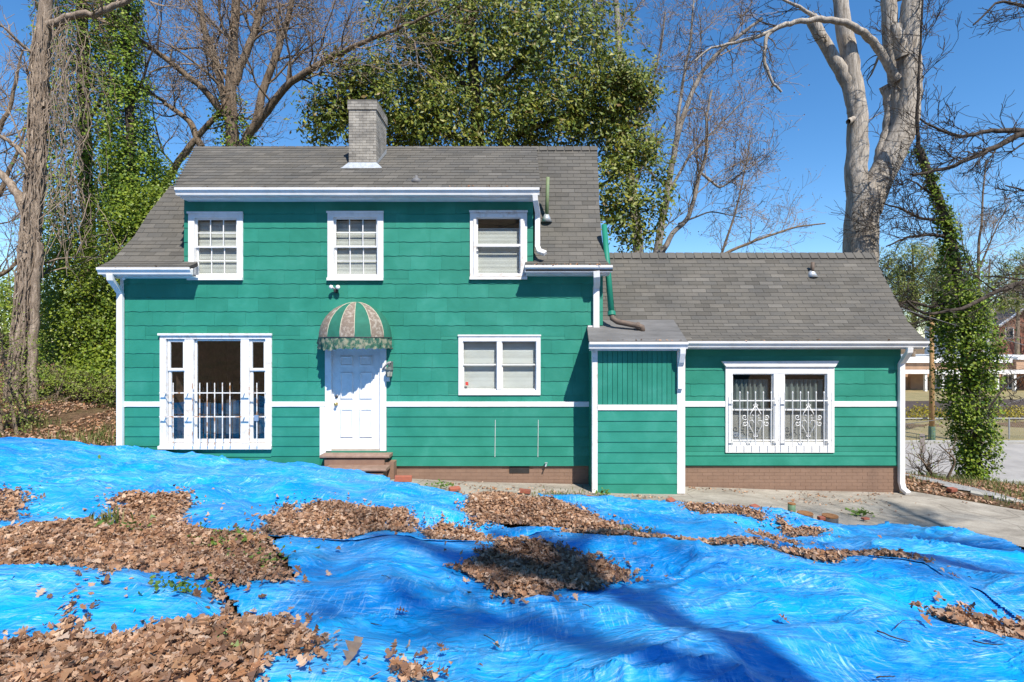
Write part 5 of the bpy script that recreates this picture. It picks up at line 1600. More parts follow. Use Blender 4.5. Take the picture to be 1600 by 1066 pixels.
ivy_column('ivy_covered_tree', [(215, 640), (213, 430), (208, 300), (204, 180), (198, 60), (192, -80)], [40, 50, 46, 30, 24, 22], 15.2, 25000, 0.085, 31, 'slim ivy-covered trunk rising just left of the house roof', IVYLEAF, BARK_DARK, 0.16,
           [([(206, 160), (225, 120), (240, 70)], 0.05, 0.02), ([(206, 240), (190, 210), (170, 190)], 0.05, 0.02)], 5)
ivy_column('ivy_covered_tree', [(140, 640), (140, 430), (135, 280), (130, 140), (128, 0), (125, -90)], [70, 70, 62, 56, 52, 50], 16.5, 40000, 0.095, 32, 'broad leafy ivy-draped tree between the vine trunk and the slim ivy trunk', IVYLEAF, BARK_DARK, 0.22,
           [([(133, 200), (160, 150), (180, 90)], 0.06, 0.02), ([(132, 120), (100, 70), (90, 10)], 0.06, 0.02)], 5)
rng = np.random.default_rng(33)
def bush(name, px, Y, blobs, leafm, label, size, per, spread, seed, cat='bush', stems=6, aspect=1.0, grp=None, stem_to=0.7):
    rng = np.random.default_rng(seed)
    f = foot(px, Y)
    root = empty(name, f, label, cat, grp)
    tb = Tubes()
    for i in range(stems):
        b = blobs[rng.integers(len(blobs))]
        c = P(b[0] + rng.normal() * b[2] * 0.5, b[1] + rng.normal() * b[3] * 0.4, b[4])
        p0 = np.array(f) + np.array([rng.normal() * 0.2, rng.normal() * 0.15, -0.08])
        mid = (p0 + c) / 2 + rng.normal(size=3) * 0.15
        q = smooth_path([p0, mid, c], 9); tb.add(q, np.linspace(0.04, 0.012, 9), 5)
        for k in range(5):
            d = rng.normal(size=3); d[2] = abs(d[2]); grow(tb, tb, rng, q[3 + k], d, 0.6, 0.012, 2, 3, dict(kids=[0, 0, 3], wig=0.25, rmin=0.005))
    tb.build('stems', BARK_BROWN, root)
    V, F = blob_leaves(blobs, rng, 0, per, spread, size, aspect)
    np_obj('foliage', V, F, leafm, root)
    return root
bush('evergreen_bush', 170, 14.6, [(140, 500, 62, 105, 14.6, 1.0, 330), (215, 420, 55, 120, 14.8, 1.0, 330), (255, 350, 42, 60, 15.2, 0.8, 170), (110, 430, 40, 90, 14.9, 0.8, 170), (180, 575, 50, 40, 14.0, 0.7, 140)], PRIVET, 'dense yellow-green privet thicket against the left corner of the house', 0.085, 34, 0.16, 34, 'bush', 9, 1.1)
bush('evergreen_bush', 235, 16.4, [(225, 290, 45, 55, 16.4, 0.8, 120), (270, 300, 30, 50, 16.6, 0.7, 60), (190, 330, 40, 70, 16.4, 0.8, 110)], PRIVET, 'looser light green bush showing above the left roof edge', 0.085, 28, 0.16, 35, 'bush', 6, 1.1)
bush('spring_shrub', 110, 13.4, [(70, 590, 60, 22, 13.4, 0.6, 70), (130, 600, 60, 18, 13.6, 0.6, 80), (170, 610, 30, 18, 13.2, 0.5, 40)], SPRING, 'low yellow-green undergrowth along the crest of the left bank', 0.055, 22, 0.10, 36, 'shrub', 10)
bush('spring_shrub', 8, 10.9, [(8, 580, 22, 70, 10.9, 0.4, 40), (30, 640, 26, 40, 10.8, 0.3, 30), (-10, 500, 25, 50, 10.9, 0.4, 26), (48, 560, 20, 40, 11.2, 0.3, 22)], SPRING, 'thin leafing sapling in front of the vine trunk at far left', 0.045, 12, 0.12, 37, 'shrub', 7)

bush('evergreen_bush', 30, 24.0, [(20, 500, 70, 70, 24.0, 1.5, 200), (90, 520, 60, 60, 24.5, 1.5, 150), (-40, 480, 60, 80, 24.0, 1.5, 120)], PRIVET, 'dark evergreen hedge far behind the vine trunk at the left edge', 0.13, 26, 0.24, 39, 'bush', 7, 1.1)
# far-left bare tree
make_tree('bare_tree', foot(-70, 19.0), [([(-75, 600), (-60, 420), (-45, 250), (-30, 100), (-20, -40)], 0.30, 0.12), ([(-55, 400), (-20, 340), (10, 280), (40, 200)], 0.14, 0.03), ([(-50, 300), (-15, 230), (15, 170), (35, 80)], 0.12, 0.03), ([(-60, 480), (-20, 440), (20, 420), (50, 360)], 0.10, 0.03)], 19.0, 41,
          'bare tree beyond the left edge with branches behind the vine trunk', BARK_BROWN, TWIG, BARE, [8, 9, 9, 9], 3, L0=1.8)

# multi-stemmed bare tree behind the left half of the roof
make_tree('bare_tree', foot(330, 17.0), [
    ([(225, 420), (240, 330), (252, 300), (276, 256), (300, 225), (325, 195), (350, 170), (358, 130)], 0.14, 0.07),
    ([(366, 420), (364, 300), (362, 230), (360, 130), (366, 40), (372, -60)], 0.24, 0.11),
    ([(366, 280), (385, 215), (420, 170), (450, 130), (500, 100), (560, 70), (620, 45), (690, 15)], 0.16, 0.03, [0, 0, -.3, -.6, -.9, -1.2, -1.4, -1.6]),
    ([(362, 210), (350, 150), (335, 90), (318, 40), (305, -40)], 0.14, 0.07),
    ([(315, 230), (297, 190), (262, 164), (217, 131), (190, 120)], 0.11, 0.03),
    ([(351, 180), (320, 140), (285, 112), (243, 79), (197, 49), (138, 23), (95, 33)], 0.12, 0.035, [0, -.3, -.6, -.9, -1.2, -1.5, -1.8]),
    ([(400, 195), (410, 140), (430, 90), (450, 30), (465, -40)], 0.13, 0.07),
    ([(366, 130), (390, 70), (410, 10), (425, -60)], 0.13, 0.08),
    ([(450, 130), (452, 100), (480, 75), (500, 60)], 0.06, 0.02)], 17.0, 42,
    'bare many-stemmed tree behind the left half of the roof', BARK_BROWN, TWIG, BAREF, [8, 12, 20, 14, 11, 16, 13, 13, 8], 3, L0=1.9, buds=(BUDS, 2, 0.05, 0.08))
rb_ = ivy_column('ivy_covered_tree', [(372, 420), (370, 300), (368, 240), (365, 200), (362, 150)], [60, 58, 50, 34, 14], 17.3, 5200, 0.10, 43, 'ivy clump round the foot of the bare tree, just above the roof ridge', IVYLEAF, BARK_DARK, 0.2)

# evergreen magnolia behind the middle of the roof
rng = np.random.default_rng(44)
mg = make_tree('magnolia_tree', foot(760, 18.0), [
    ([(760, 560), (755, 350), (748, 230), (740, 120), (735, 0), (730, -80)], 0.34, 0.12),
    ([(752, 260), (800, 215), (860, 190), (930, 160), (990, 140)], 0.14, 0.04),
    ([(750, 240), (690, 200), (620, 180), (540, 180), (490, 190)], 0.13, 0.04, [0, -.4, -.8, -1.1, -1.3]),
    ([(745, 180), (800, 110), (850, 50), (890, 0)], 0.12, 0.04),
    ([(744, 160), (700, 100), (660, 50), (640, 0)], 0.12, 0.04),
    ([(760, 420), (850, 330), (940, 290), (1010, 250)], 0.12, 0.04)], 18.0, 44, 'big glossy evergreen magnolia behind the middle of the roof', BARK_DARK, TWIG_D, dict(kids=[0, 3, 3], wig=0.2, rmin=0.008), 8, 2, L0=1.6)
blobs = [(745, 95, 165, 120, 18.0, 3.0, 520), (880, 95, 118, 118, 18.0, 2.6, 430), (615, 165, 105, 72, 17.2, 1.8, 300), (690, 45, 120, 75, 18.0, 2.4, 280), (850, 195, 100, 50, 17.6, 1.8, 220), (955, 165, 68, 70, 17.8, 1.6, 230),
         (520, 185, 55, 45, 16.8, 1.0, 110), (985, 235, 42, 45, 17.4, 1.0, 110), (960, 300, 32, 60, 16.6, 0.8, 75), (1000, 345, 44, 45, 16.4, 0.8, 62), (1035, 290, 22, 45, 16.4, 0.6, 22), (800, -30, 170, 60, 18.0, 2.4, 260), (990, 140, 40, 38, 17.6, 0.9, 80), (720, 200, 120, 50, 17.0, 1.5, 200), (560, 130, 50, 36, 16.9, 0.9, 50)]
blobs = [b_[:6] + (int(b_[6] * 0.62),) for b_ in blobs]
V, F = blob_leaves(blobs, rng, 0, 34, 0.21, 0.20, 0.62, 0.30, 0.8)
np_obj('crown', V, F, MAGLEAF, mg)

# pale bare trees right of the magnolia
make_tree('bare_tree', foot(1000, 20.0), [
    ([(1003, 520), (997, 374), (985, 276), (977, 217), (970, 110), (962, 0), (958, -60)], 0.24, 0.09),
    ([(980, 230), (1010, 160), (1030, 90), (1040, 20)], 0.07, 0.03), ([(972, 130), (940, 80), (930, 20)], 0.06, 0.03), ([(990, 300), (1010, 240), (1040, 190)], 0.06, 0.03)], 20.0, 45,
    'pale slender bare trunk seen through the magnolia foliage at right', BARK_GREY, TWIG, BAREF, [10, 8, 6, 8], 3, L0=1.8)
make_tree('bare_tree', foot(1030, 19.0), [
    ([(1018, 520), (1026, 394), (1045, 290), (1055, 225), (1072, 165), (1099, 106), (1135, 71), (1190, 30)], 0.17, 0.05),
    ([(1032, 400), (1052, 362), (1076, 343), (1095, 268), (1105, 236), (1103, 185), (1112, 140)], 0.10, 0.04),
    ([(1055, 225), (1065, 140), (1080, 60), (1085, -20)], 0.07, 0.03),
    ([(1045, 300), (1080, 240), (1120, 200), (1160, 160)], 0.06, 0.02),
    ([(1095, 270), (1125, 295), (1160, 270), (1175, 240)], 0.05, 0.02),
    ([(1060, 350), (1110, 330), (1160, 340)], 0.04, 0.015)], 19.0, 46,
    'spreading bare tree with reddish buds in the gap right of the magnolia', BARK_GREY, TWIG, BAREF, [12, 10, 9, 10, 8, 7], 3, L0=1.7, buds=(BUDS, 1, 0.06, 0.06))
make_tree('bare_tree', foot(1110, 24.0), [
    ([(1118, 600), (1122, 450), (1128, 396), (1160, 385), (1194, 370), (1250, 353), (1290, 350)], 0.13, 0.03),
    ([(1120, 420), (1150, 330), (1165, 260), (1175, 200)], 0.06, 0.02)], 24.0, 47, 'low bare limb reaching right just above the wing roof ridge', BARK_BROWN, TWIG, BARE, [9, 8], 3, L0=1.8, buds=(BUDS, 2, 0.06, 0.08))

# great pale trunk behind the wing
make_tree('old_tree', foot(1343, 15.5), [
    ([(1338, 640), (1340, 500), (1343, 400), (1346, 340), (1350, 292)], 0.54, 0.44),
    ([(1344, 330), (1337, 276), (1341, 221), (1339, 169), (1329, 98), (1315, 24), (1308, -60)], 0.33, 0.18),
    ([(1335, 175), (1325, 130), (1300, 87), (1278, 48), (1266, 26)], 0.20, 0.16),
    ([(1355, 330), (1372, 284), (1398, 236), (1416, 189), (1422, 138), (1419, 79), (1426, 0), (1432, -60)], 0.39, 0.25),
    ([(1410, 190), (1402, 130), (1393, 70), (1388, 0), (1386, -60)], 0.25, 0.20, [.1, .2, .3, .3, .3]),
    ([(1372, 275), (1380, 235), (1388, 200), (1391, 170), (1385, 145), (1380, 134)], 0.22, 0.12, [.1, .2, .3, .3, .3, .3]),
    ([(1410, 90), (1402, 60), (1399, 40)], 0.18, 0.15, [-.3, -.35, -.35]),
    ([(1420, 140), (1432, 128), (1437, 120)], 0.16, 0.12, [-.1, -.2, -.2]),
    ([(1342, 184), (1333, 186), (1326, 190)], 0.10, 0.08, [.05, -.15, -.3]),
    ([(1402, 125), (1370, 72), (1355, 55), (1323, 35), (1280, 30), (1229, 37), (1205, 48), (1197, 57), (1193, 98), (1205, 126), (1221, 146)], 0.13, 0.03, [0, -.2, -.4, -.6, -.7, -.8, -.8, -.8, -.8, -.8, -.8]),
    ([(1229, 38), (1190, 55), (1150, 67), (1110, 75), (1085, 95)], 0.07, 0.02, [-.8] * 5),
    ([(1280, 30), (1250, 12), (1225, 0), (1200, -15)], 0.06, 0.02, [-.7] * 4)], 15.5, 48,
    'great pale pollarded trunk with cut stubs rising behind the wing', BARK_PALE, TWIG_D, dict(kids=[0, 4, 3, 3], wig=0.25, up=0.0, rmin=0.006), [0, 2, 1, 3, 2, 0, 0, 0, 0, 9, 9, 7], 3, L0=0.9)

# ivy-clad leaning trunk on the right and its dark limbs
ivy_column('ivy_covered_tree', [(1525, 755), (1521, 690), (1518, 620), (1510, 540), (1502, 470), (1494, 420), (1480, 350), (1462, 300), (1446, 262), (1436, 235)], [17, 24, 30, 37, 39, 31, 15, 10, 8, 5], 14.5, 20000, 0.085, 49,
           'leaning ivy-smothered trunk to the right of the wing', IVYLEAF, BARK_DARK, 0.17,
           [([(1436, 240), (1432, 190), (1436, 130), (1438, 60), (1444, -30)], 0.05, 0.02), ([(1484, 372), (1455, 366), (1420, 370), (1385, 385)], 0.06, 0.02), ([(1476, 345), (1440, 342), (1405, 325), (1380, 318)], 0.05, 0.02),
            ([(1496, 470), (1455, 480), (1420, 470), (1395, 478)], 0.06, 0.02), ([(1500, 490), (1450, 500), (1425, 488), (1400, 470)], 0.05, 0.02), ([(1466, 305), (1450, 300), (1430, 285), (1418, 280)], 0.04, 0.015)], 9, L0=1.1)
make_tree('bare_tree', foot(1760, 13.0), [
    ([(1770, 760), (1760, 500), (1750, 250), (1745, 60), (1740, -60)], 0.40, 0.25),
    ([(1755, 330), (1680, 240), (1600, 205), (1544, 236), (1497, 256), (1465, 268), (1425, 272)], 0.13, 0.03, [0, -.3, -.6, -.8, -.9, -1, -1]),
    ([(1640, 225), (1600, 203), (1544, 205), (1500, 215), (1460, 200), (1436, 186)], 0.08, 0.02, [-.4, -.6, -.8, -.9, -1, -1]),
    ([(1755, 480), (1680, 440), (1600, 440), (1550, 458), (1500, 485), (1445, 492), (1415, 470)], 0.10, 0.025, [0, -.3, -.6, -.8, -.9, -1, -1]),
    ([(1700, 280), (1650, 290), (1610, 300), (1570, 290)], 0.05, 0.015), ([(1745, 100), (1680, 40), (1600, 10), (1560, 0), (1520, 40)], 0.07, 0.02, [0, -.2, -.4, -.5, -.5]),
    ([(1760, 620), (1690, 590), (1620, 580), (1570, 600), (1545, 640)], 0.06, 0.015, [0, -.2, -.4, -.5, -.5])], 13.0, 50,
    'bare dark limbs reaching in from a tree beyond the right edge', BARK_DARK, TWIG_D, BARE, [2, 9, 7, 8, 6, 7, 5], 3, L0=1.0)
make_tree('bare_tree', foot(1530, 26.0), [([(1532, 720), (1530, 500), (1528, 400), (1535, 330), (1540, 250)], 0.13, 0.03), ([(1530, 420), (1555, 360), (1575, 320)], 0.05, 0.02), ([(1529, 440), (1505, 390), (1500, 350)], 0.05, 0.02)], 26.0, 51,
          'thin bare tree in the distance right of the ivy trunk', BARK_BROWN, TWIG, BAREF, [14, 8, 8], 3, L0=2.0)

# pines and far woods
def pine(px, Y, blobs, seed, label, n=1):
    root = empty('pine_tree', foot(px, Y), label, 'tree', 'pines beyond the street')
    tb = Tubes(); b = blobs[0]
    tb.add(smooth_path([np.array(foot(px, Y)) - np.array([0, 0, 0.2]), P(px + 3, b[1] + b[3], Y), P(px, b[1] - b[3] * 0.8, Y)], 10), np.linspace(0.3, 0.06, 10), 7)
    rng = np.random.default_rng(seed)
    for bb in blobs:
        for k in range(4):
            tb.add([P(px, bb[1] + bb[3] * 0.5, Y), P(bb[0] + rng.normal() * bb[2] * 0.5, bb[1] + rng.normal() * bb[3] * 0.3, Y)], [0.09, 0.03], 4)
    tb.build('trunk', BARK_BROWN, root)
    V, F = blob_leaves(blobs, rng, 0, 26, 0.30, 0.42, 0.32, 0.3, 0.5)
    np_obj('crown', V, F, PINE, root)
pine(1425, 52, [(1425, 410, 50, 34, 52, 3, 190), (1400, 450, 40, 30, 52, 3, 120), (1450, 455, 45, 32, 52, 3, 130), (1425, 495, 50, 25, 52, 3, 110)], 61, 'round-topped pine beyond the street, just right of the wing roof')
pine(1480, 58, [(1478, 440, 32, 40, 58, 2.5, 110), (1490, 490, 40, 30, 58, 3, 90)], 62, 'smaller pine half hidden behind the ivy trunk')
pine(1588, 56, [(1590, 440, 40, 22, 56, 2.5, 100), (1570, 470, 30, 18, 56, 2, 60), (1610, 410, 40, 22, 56, 2.5, 80)], 63, 'pine at the right edge above the brick house')
rng = np.random.default_rng(70)
for i, (px, Y, h, lab) in enumerate([(1545, 75, 215, 'hazy bare tree left of the white cupola'), (1582, 82, 190, 'hazy bare tree right behind the white cupola'), (1500, 80, 200, 'hazy bare tree behind the ivy trunk beyond the street'), (1385, 70, 170, 'distant bare tree peeping past the wing gable'), (1625, 70, 210, 'distant bare tree at the right picture edge')]):
    make_tree('bare_tree', foot(px, Y), [([(px, 620), (px + 3, 520), (px - 2, 470), (px + 2, 620 - h)], 0.3, 0.08)] + [([(px, 560 - 10 * k), (px + s * 14, 520 - 10 * k), (px + s * 24, 480 - 12 * k)], 0.12, 0.04) for k, s in enumerate((1, -1, 1, -1))], Y, 80 + i, lab, BARK_BROWN, TWIG, dict(kids=[0, 6, 6, 4], wig=0.22, rmin=0.014), [10, 7, 7, 7, 7], 3, L0=4.0, grp='far bare trees')
# woods far behind on the left: one mass
tb = Tubes(); parts = []
for i in range(46):
    x = rng.uniform(-70, -14); y = rng.uniform(34, 60) ; z0 = gz(x, y); h = rng.uniform(7, 12)
    tb.add([(x, y, z0), (x + rng.normal() * 0.4, y, z0 + h * 0.5), (x + rng.normal() * 0.8, y, z0 + h)], [0.2, 0.13, 0.04], 5)
    for k in range(7):
        p0 = np.array([x, y, z0 + h * rng.uniform(0.35, 0.9)]); d = rng.normal(size=3); d[2] = abs(d[2]) * 0.7
        grow(tb, tb, rng, p0, d, 2.6, 0.05, 1, 2, dict(kids=[0, 5], wig=0.2, rmin=0.014))
tag(tb.build('far_wood', BARK_BROWN, None), 'far brown wood behind the trees on the left', 'wood', None, 'stuff')

tb = Tubes(); rng = np.random.default_rng(72)
for i in range(60):
    x = rng.uniform(-45, 40); y = rng.uniform(-48, -15); z0 = gz(x, y); h = rng.uniform(6, 10)
    tb.add([(x, y, z0), (x + rng.normal() * 0.4, y, z0 + h * 0.5), (x + rng.normal() * 0.8, y, z0 + h)], [0.18, 0.12, 0.04], 5)
    for k in range(5):
        p0 = np.array([x, y, z0 + h * rng.uniform(0.35, 0.9)]); d = rng.normal(size=3); d[2] = abs(d[2]) * 0.7
        grow(tb, tb, rng, p0, d, 2.4, 0.05, 1, 2, dict(kids=[0, 4], wig=0.2, rmin=0.014))
tag(tb.build('hillside_wood', BARK_BROWN, None), 'bare wood on the hillside behind the photographer, seen mirrored in the windows', 'wood', None, 'stuff')

# tree trunks standing behind the photographer (their shade falls on the tarps)
def back_tree(base, limbs, seed, label, kids):
    lm = [(np.array(p, float), r0, r1) for p, r0, r1 in limbs]
    make_tree('yard_tree', base, lm, 1, seed, label, BARK_BROWN, TWIG, BARE, kids, 3, L0=1.6)
def lift(x, y, h):
    """the point at height h whose shadow falls on ground point x, y"""
    h = 0.7 * h; k = h / math.tan(SUN_EL)
    return (x + k * math.sin(SUN_AZ), y - k * math.cos(SUN_AZ), gz(x, y) + h)
b = (6.7, -9.4, gz(6.7, -9.4))
back_tree(b, [([(6.7, -9.4, b[2] - 0.2), (6.6, -9.1, 4), (6.4, -8.8, 8), lift(1.45, 2.0, 20)], 0.42, 0.26),
              ([lift(1.45, 2.0, 20), lift(0.95, 3.3, 21), lift(0.35, 4.9, 22.5), lift(-0.3, 6.2, 23.5)], 0.22, 0.08),
              ([lift(0.6, 4.2, 22), lift(0.0, 4.55, 22.4), lift(-0.7, 4.75, 22.8), lift(-1.6, 5.4, 23.4)], 0.20, 0.08),
              ([lift(1.3, 2.3, 20.2), lift(0.7, 2.55, 20.6), lift(0.1, 3.2, 21), lift(-0.9, 3.6, 21.6)], 0.16, 0.05),
              ([lift(0.35, 4.9, 22.5), lift(0.9, 5.6, 23), lift(1.7, 6.1, 23.5)], 0.12, 0.05)], 91, 'tall leafless yard tree standing out of view behind the photographer', [0, 7, 7, 7, 6])
b = (11.8, -7.0, gz(11.8, -7.0))
back_tree(b, [([(11.8, -7.0, b[2] - 0.2), (11.7, -6.8, 4), (11.6, -6.5, 8), lift(6.6, 4.2, 20)], 0.4, 0.26),
              ([lift(6.6, 4.2, 20), lift(5.5, 4.75, 20.6), lift(4.5, 5.0, 21), lift(3.6, 5.4, 21.6)], 0.26, 0.12),
              ([lift(6.6, 4.3, 20.1), lift(6.0, 5.6, 21), lift(5.4, 6.6, 22), lift(4.4, 7.4, 23)], 0.14, 0.05),
              ([lift(6.2, 5.2, 20.8), lift(6.6, 7.5, 22), lift(6.8, 9.5, 23.5)], 0.14, 0.06)], 92, 'tall leafless yard tree out of view at right', [0, 7, 8, 9])

# ------------------------------------------------------------------ loose things on tarps and drive
def on_ground(px, py, lift=0.0):
    (x, y), = unproj([(px, py)])
    return np.array([x, y, float(T(np.array(x), np.array(y))) + lift])
def loose_brick(px, py, rz, tilt, label, mat=BRICK, sz=(0.20, 0.095, 0.06), cored=False):
    p = on_ground(px, py, 0.04)
    mb = MB(); l, w, h = sz
    mb.box(-l / 2, l / 2, -w / 2, w / 2, 0, h)
    if cored:
        for k in (-0.06, 0, 0.06):
            mb.tube([(k, -w / 2 - 0.001, h / 2), (k, -w / 2 + 0.004, h / 2)], 0.017, 8)
    o = mb.build('brick', mat, None, bevel=0.006)
    o.location = p; o.rotation_euler = (tilt, 0.04, rz)
    tag(o, label, 'brick', 'loose bricks along the tarp edge')
loose_brick(630, 756, 0.15, 0.0, 'whole red brick holding the tarp beside the door steps', sz=(0.30, 0.1, 0.10))
loose_brick(710, 770, 0.5, 0.2, 'chipped red brick lying in leaves right of the step brick')
loose_brick(820, 774, -0.15, 0.0, 'red brick with dark core holes below the foundation vent', cored=True)
loose_brick(918, 786, 0.9, 0.1, 'red brick in front of the left corner board of the entry box', sz=(0.17, 0.095, 0.08))
loose_brick(1046, 790, 0.8, 0.4, 'tilted red brick below the entry box right corner', sz=(0.17, 0.095, 0.08))
loose_brick(1178, 801, 0.6, 0.2, 'half red brick with a pale face left of the green pipe stub', sz=(0.15, 0.095, 0.07))
loose_brick(1283, 812, 0.2, 0.1, 'small brick fragment between the two black pipe stubs', sz=(0.10, 0.07, 0.05))
loose_brick(1487, 771, 0.4, 0.1, 'red brick in the weeds between the driveway and the gravel path', sz=(0.2, 0.1, 0.07))
loose_brick(1352, 816, 0.3, 0.0, 'flat brick chip at the tarp edge right of the pipe stubs', sz=(0.12, 0.06, 0.03))

def pipe_stub(px, py, r, h, mat, rim, label):
    p = on_ground(px, py, -0.02)
    root = empty('pipe_stub', p, label, 'pipe')
    MB().lathe([(r, p[2] - 0.05), (r, p[2] + h), (r * 0.86, p[2] + h), (r * 0.86, p[2] + h - 0.03)], p[0], p[1], 18).build('pipe_wall', mat, root, True)
    MB().lathe([(r * 1.03, p[2] + h - 0.012), (r * 1.03, p[2] + h + 0.004), (r * 0.84, p[2] + h + 0.004)], p[0], p[1], 18).build('pipe_rim', rim, root)
RUSTY = simple('rust', (0.30, 0.14, 0.05), (0.18, 0.08, 0.03), 18, 0.85, 0.2)
BLK = simple('old_cast_iron', (0.05, 0.052, 0.055), (0.08, 0.08, 0.08), 12, 0.7, 0.2)
pipe_stub(1237, 806, 0.055, 0.19, simple('old_green_paint', (0.06, 0.16, 0.09), (0.16, 0.20, 0.10), 12, 0.6, 0.1), RUSTY, 'tall thin green pipe stub at the driveway edge')
pipe_stub(1258, 809, 0.11, 0.09, BLK, RUSTY, 'low black pipe stub beside the green one')
pipe_stub(1297, 813, 0.11, 0.13, BLK, RUSTY, 'black pipe stub with rusty rim, rightmost of three')

# single leaves and sticks lying on the tarps
def one_leaf(px, py, size, rz, tilt, label, mat=None):
    p = on_ground(px, py, 0.06)
    t = leaf_outline('oak', None); n_ = len(t)
    ol = np.array(t + [(-x, y) for x, y in t[1:-1]][::-1]); ol[:, 1] -= 0.5; m_ = len(ol)
    V = np.c_[ol * size * np.array([0.8, 1.0]), size * (0.9 * np.abs(ol[:, 0]) + 0.5 * ol[:, 1] ** 2)]
    F = [(k, k + 1, (m_ - k - 1) % m_) for k in range(n_ - 1)] + [(k, (m_ - k - 1) % m_, (m_ - k) % m_) for k in range(1, n_ - 1)]
    F = np.array(F)
    o = np_obj('fallen_leaf', V, F, mat or LITTER); o.location = p; o.rotation_euler = (tilt, 0, rz)
    tag(o, label, 'leaf', 'single leaves on the tarps')
FRESH = simple('green_leaf', (0.20, 0.33, 0.08), (0.14, 0.25, 0.06), 9, 0.5, 0)
one_leaf(553, 1040, 0.17, -0.3, 0.45, 'big grey-brown oak leaf propped up on the tarp, bottom left of centre', simple('grey_brown_leaf', (0.26, 0.20, 0.155), (0.19, 0.14, 0.11), 20, 0.7, 0.2))
one_leaf(465, 890, 0.09, 1.2, 0.5, 'single curled leaf right of the weedy leaf bed')
one_leaf(870, 938, 0.07, 0.4, 0.3, 'small dark leaf on the tarp below the shaded centre pile')
one_leaf(628, 945, 0.09, 2.0, 0.3, 'crumpled leaf pair left of the centre foreground')
one_leaf(1224, 978, 0.08, 1.0, 0.5, 'curled leaf alone in the right foreground')
one_leaf(1446, 982, 0.09, 0.2, 0.4, 'leaf just left of the right edge leaf pile')
one_leaf(1375, 842, 0.08, 0.2, 0.2, 'small leaf on the tarp near the driveway bend')
one_leaf(1490, 910, 0.09, 0.8, 0.2, 'dark leaf lying in the shadow band at right')
one_leaf(155, 717, 0.10, 0.8, 1.0, 'dark leaf stuck upright on the tarp at the top left', FRESH)
one_leaf(345, 1028, 0.10, 0.8, 0.2, 'dark green leaf on the nearest leaf bed', FRESH)
one_leaf(372, 1043, 0.09, 1.8, 0.2, 'pale yellow-green leaf on the nearest leaf bed', simple('lime_leaf', (0.45, 0.50, 0.18), None, 9, 0.5, 0))
def stick(pts, r, label):
    q = [on_ground(x, y, 0.055) for x, y in pts]
    o = MB().tube(smooth_path(q, 9, 0.0015, np.random.default_rng(int(pts[0][0]))), np.linspace(r * 0.6, r * 0.3, 9), 6).build('stick', BARK_DARK, None, True)
    tag(o, label, 'stick', 'sticks on the tarps')
stick([(1370, 1003), (1395, 1009), (1422, 1013)], 0.010, 'dark straight stick in the right foreground')
stick([(1520, 1012), (1540, 1017), (1566, 1021)], 0.008, 'thin stick right of the dark straight stick')
stick([(1370, 1062), (1380, 1058), (1398, 1056)], 0.007, 'short twig at the bottom edge on the right')
stick([(756, 976), (766, 982), (778, 991)], 0.005, 'thin twig in the centre foreground')
stick([(910, 958), (920, 962), (928, 966)], 0.005, 'short twig below and right of the centre pile')
stick([(566, 952), (580, 957), (597, 960)], 0.006, 'brown twig left of the centre foreground')
stick([(596, 912), (604, 914), (610, 917)], 0.005, 'tiny twig left of the centre leaf pile')
stick([(1398, 1000), (1410, 990), (1425, 986), (1450, 984)], 0.004, 'hair-thin curved twig above the dark straight stick')

# small weeds growing through
def weed(px, py, n, h, mat, label, kind='leaf', spread=0.16):
    rng = np.random.default_rng(int(px * 3 + py))
    p = on_ground(px, py, 0.05)
    root = empty('weed', p, label, 'weed', 'weeds among the leaves')
    if kind == 'blade':
        V = []; F = []
        for i in range(n):
            a = rng.uniform(0, 6.28); L = h * rng.uniform(0.5, 1.1); lean = rng.uniform(0.15, 0.7)
            b0 = p + np.array([rng.normal() * spread * 0.5, rng.normal() * spread * 0.3, -0.03]); d = np.array([math.cos(a), math.sin(a), 0])
            w = np.array([-math.sin(a), math.cos(a), 0]) * 0.007
            q1 = b0 + d * L * lean * 0.4 + np.array([0, 0, L * 0.65]); q2 = b0 + d * L * lean + np.array([0, 0, L * 0.9])
            k = len(V); V += [b0 - w, b0 + w, q1 + w, q1 - w, q2]
            F += [(k, k + 1, k + 2), (k, k + 2, k + 3), (k + 3, k + 2, k + 4)]
        np_obj('blades', V, F, mat, root)
    else:
        C = p + rng.normal(size=(n, 3)) * np.array([spread, spread * 0.7, 0.02]) + np.array([0, 0, 0.03])
        V, F = leaves_np(C, h * (0.5 + 0.6 * rng.random(n)), rng, 'plain', 0.5, True, 0.3)
        np_obj('leaves', V, F, mat, root)
WEEDM = leafy('weed_leaves', [(0.07, 0.14, 0.02), (0.12, 0.21, 0.03), (0.17, 0.26, 0.04)], 0.3, 0.5)
weed(165, 812, 70, 0.22, GRASS, 'dark green grass tuft at the left behind the big leaf bed', 'blade', 0.2)
weed(200, 825, 40, 0.10, WEEDM, 'light green weed beside the dark grass tuft')
weed(270, 935, 90, 0.05, WEEDM, 'low green weed poking through the left tarp piece', 'leaf', 0.10)
weed(355, 855, 110, 0.05, WEEDM, 'green weed patch in the big leaf bed, upper one', 'leaf', 0.16)
weed(405, 882, 80, 0.05, WEEDM, 'green weed patch at the right end of the big leaf bed', 'leaf', 0.16)
weed(302, 830, 30, 0.06, WEEDM, 'single sprig of weed behind the big leaf bed', 'leaf', 0.05)
weed(985, 832, 60, 0.05, WEEDM, 'weeds at the left of the long leaf strip', 'leaf', 0.12)
weed(690, 764, 70, 0.07, WEEDM, 'weeds beside the chipped brick', 'leaf', 0.14)
weed(872, 777, 220, 0.06, GRASS, 'short grass strip along the tarp right of the cored brick', 'blade', 0.5)
weed(942, 776, 40, 0.08, WEEDM, 'small bright weed at the foot of the entry box', 'leaf', 0.08)
weed(1345, 808, 50, 0.09, WEEDM, 'bright green weed right of the black pipe stubs', 'leaf', 0.10)

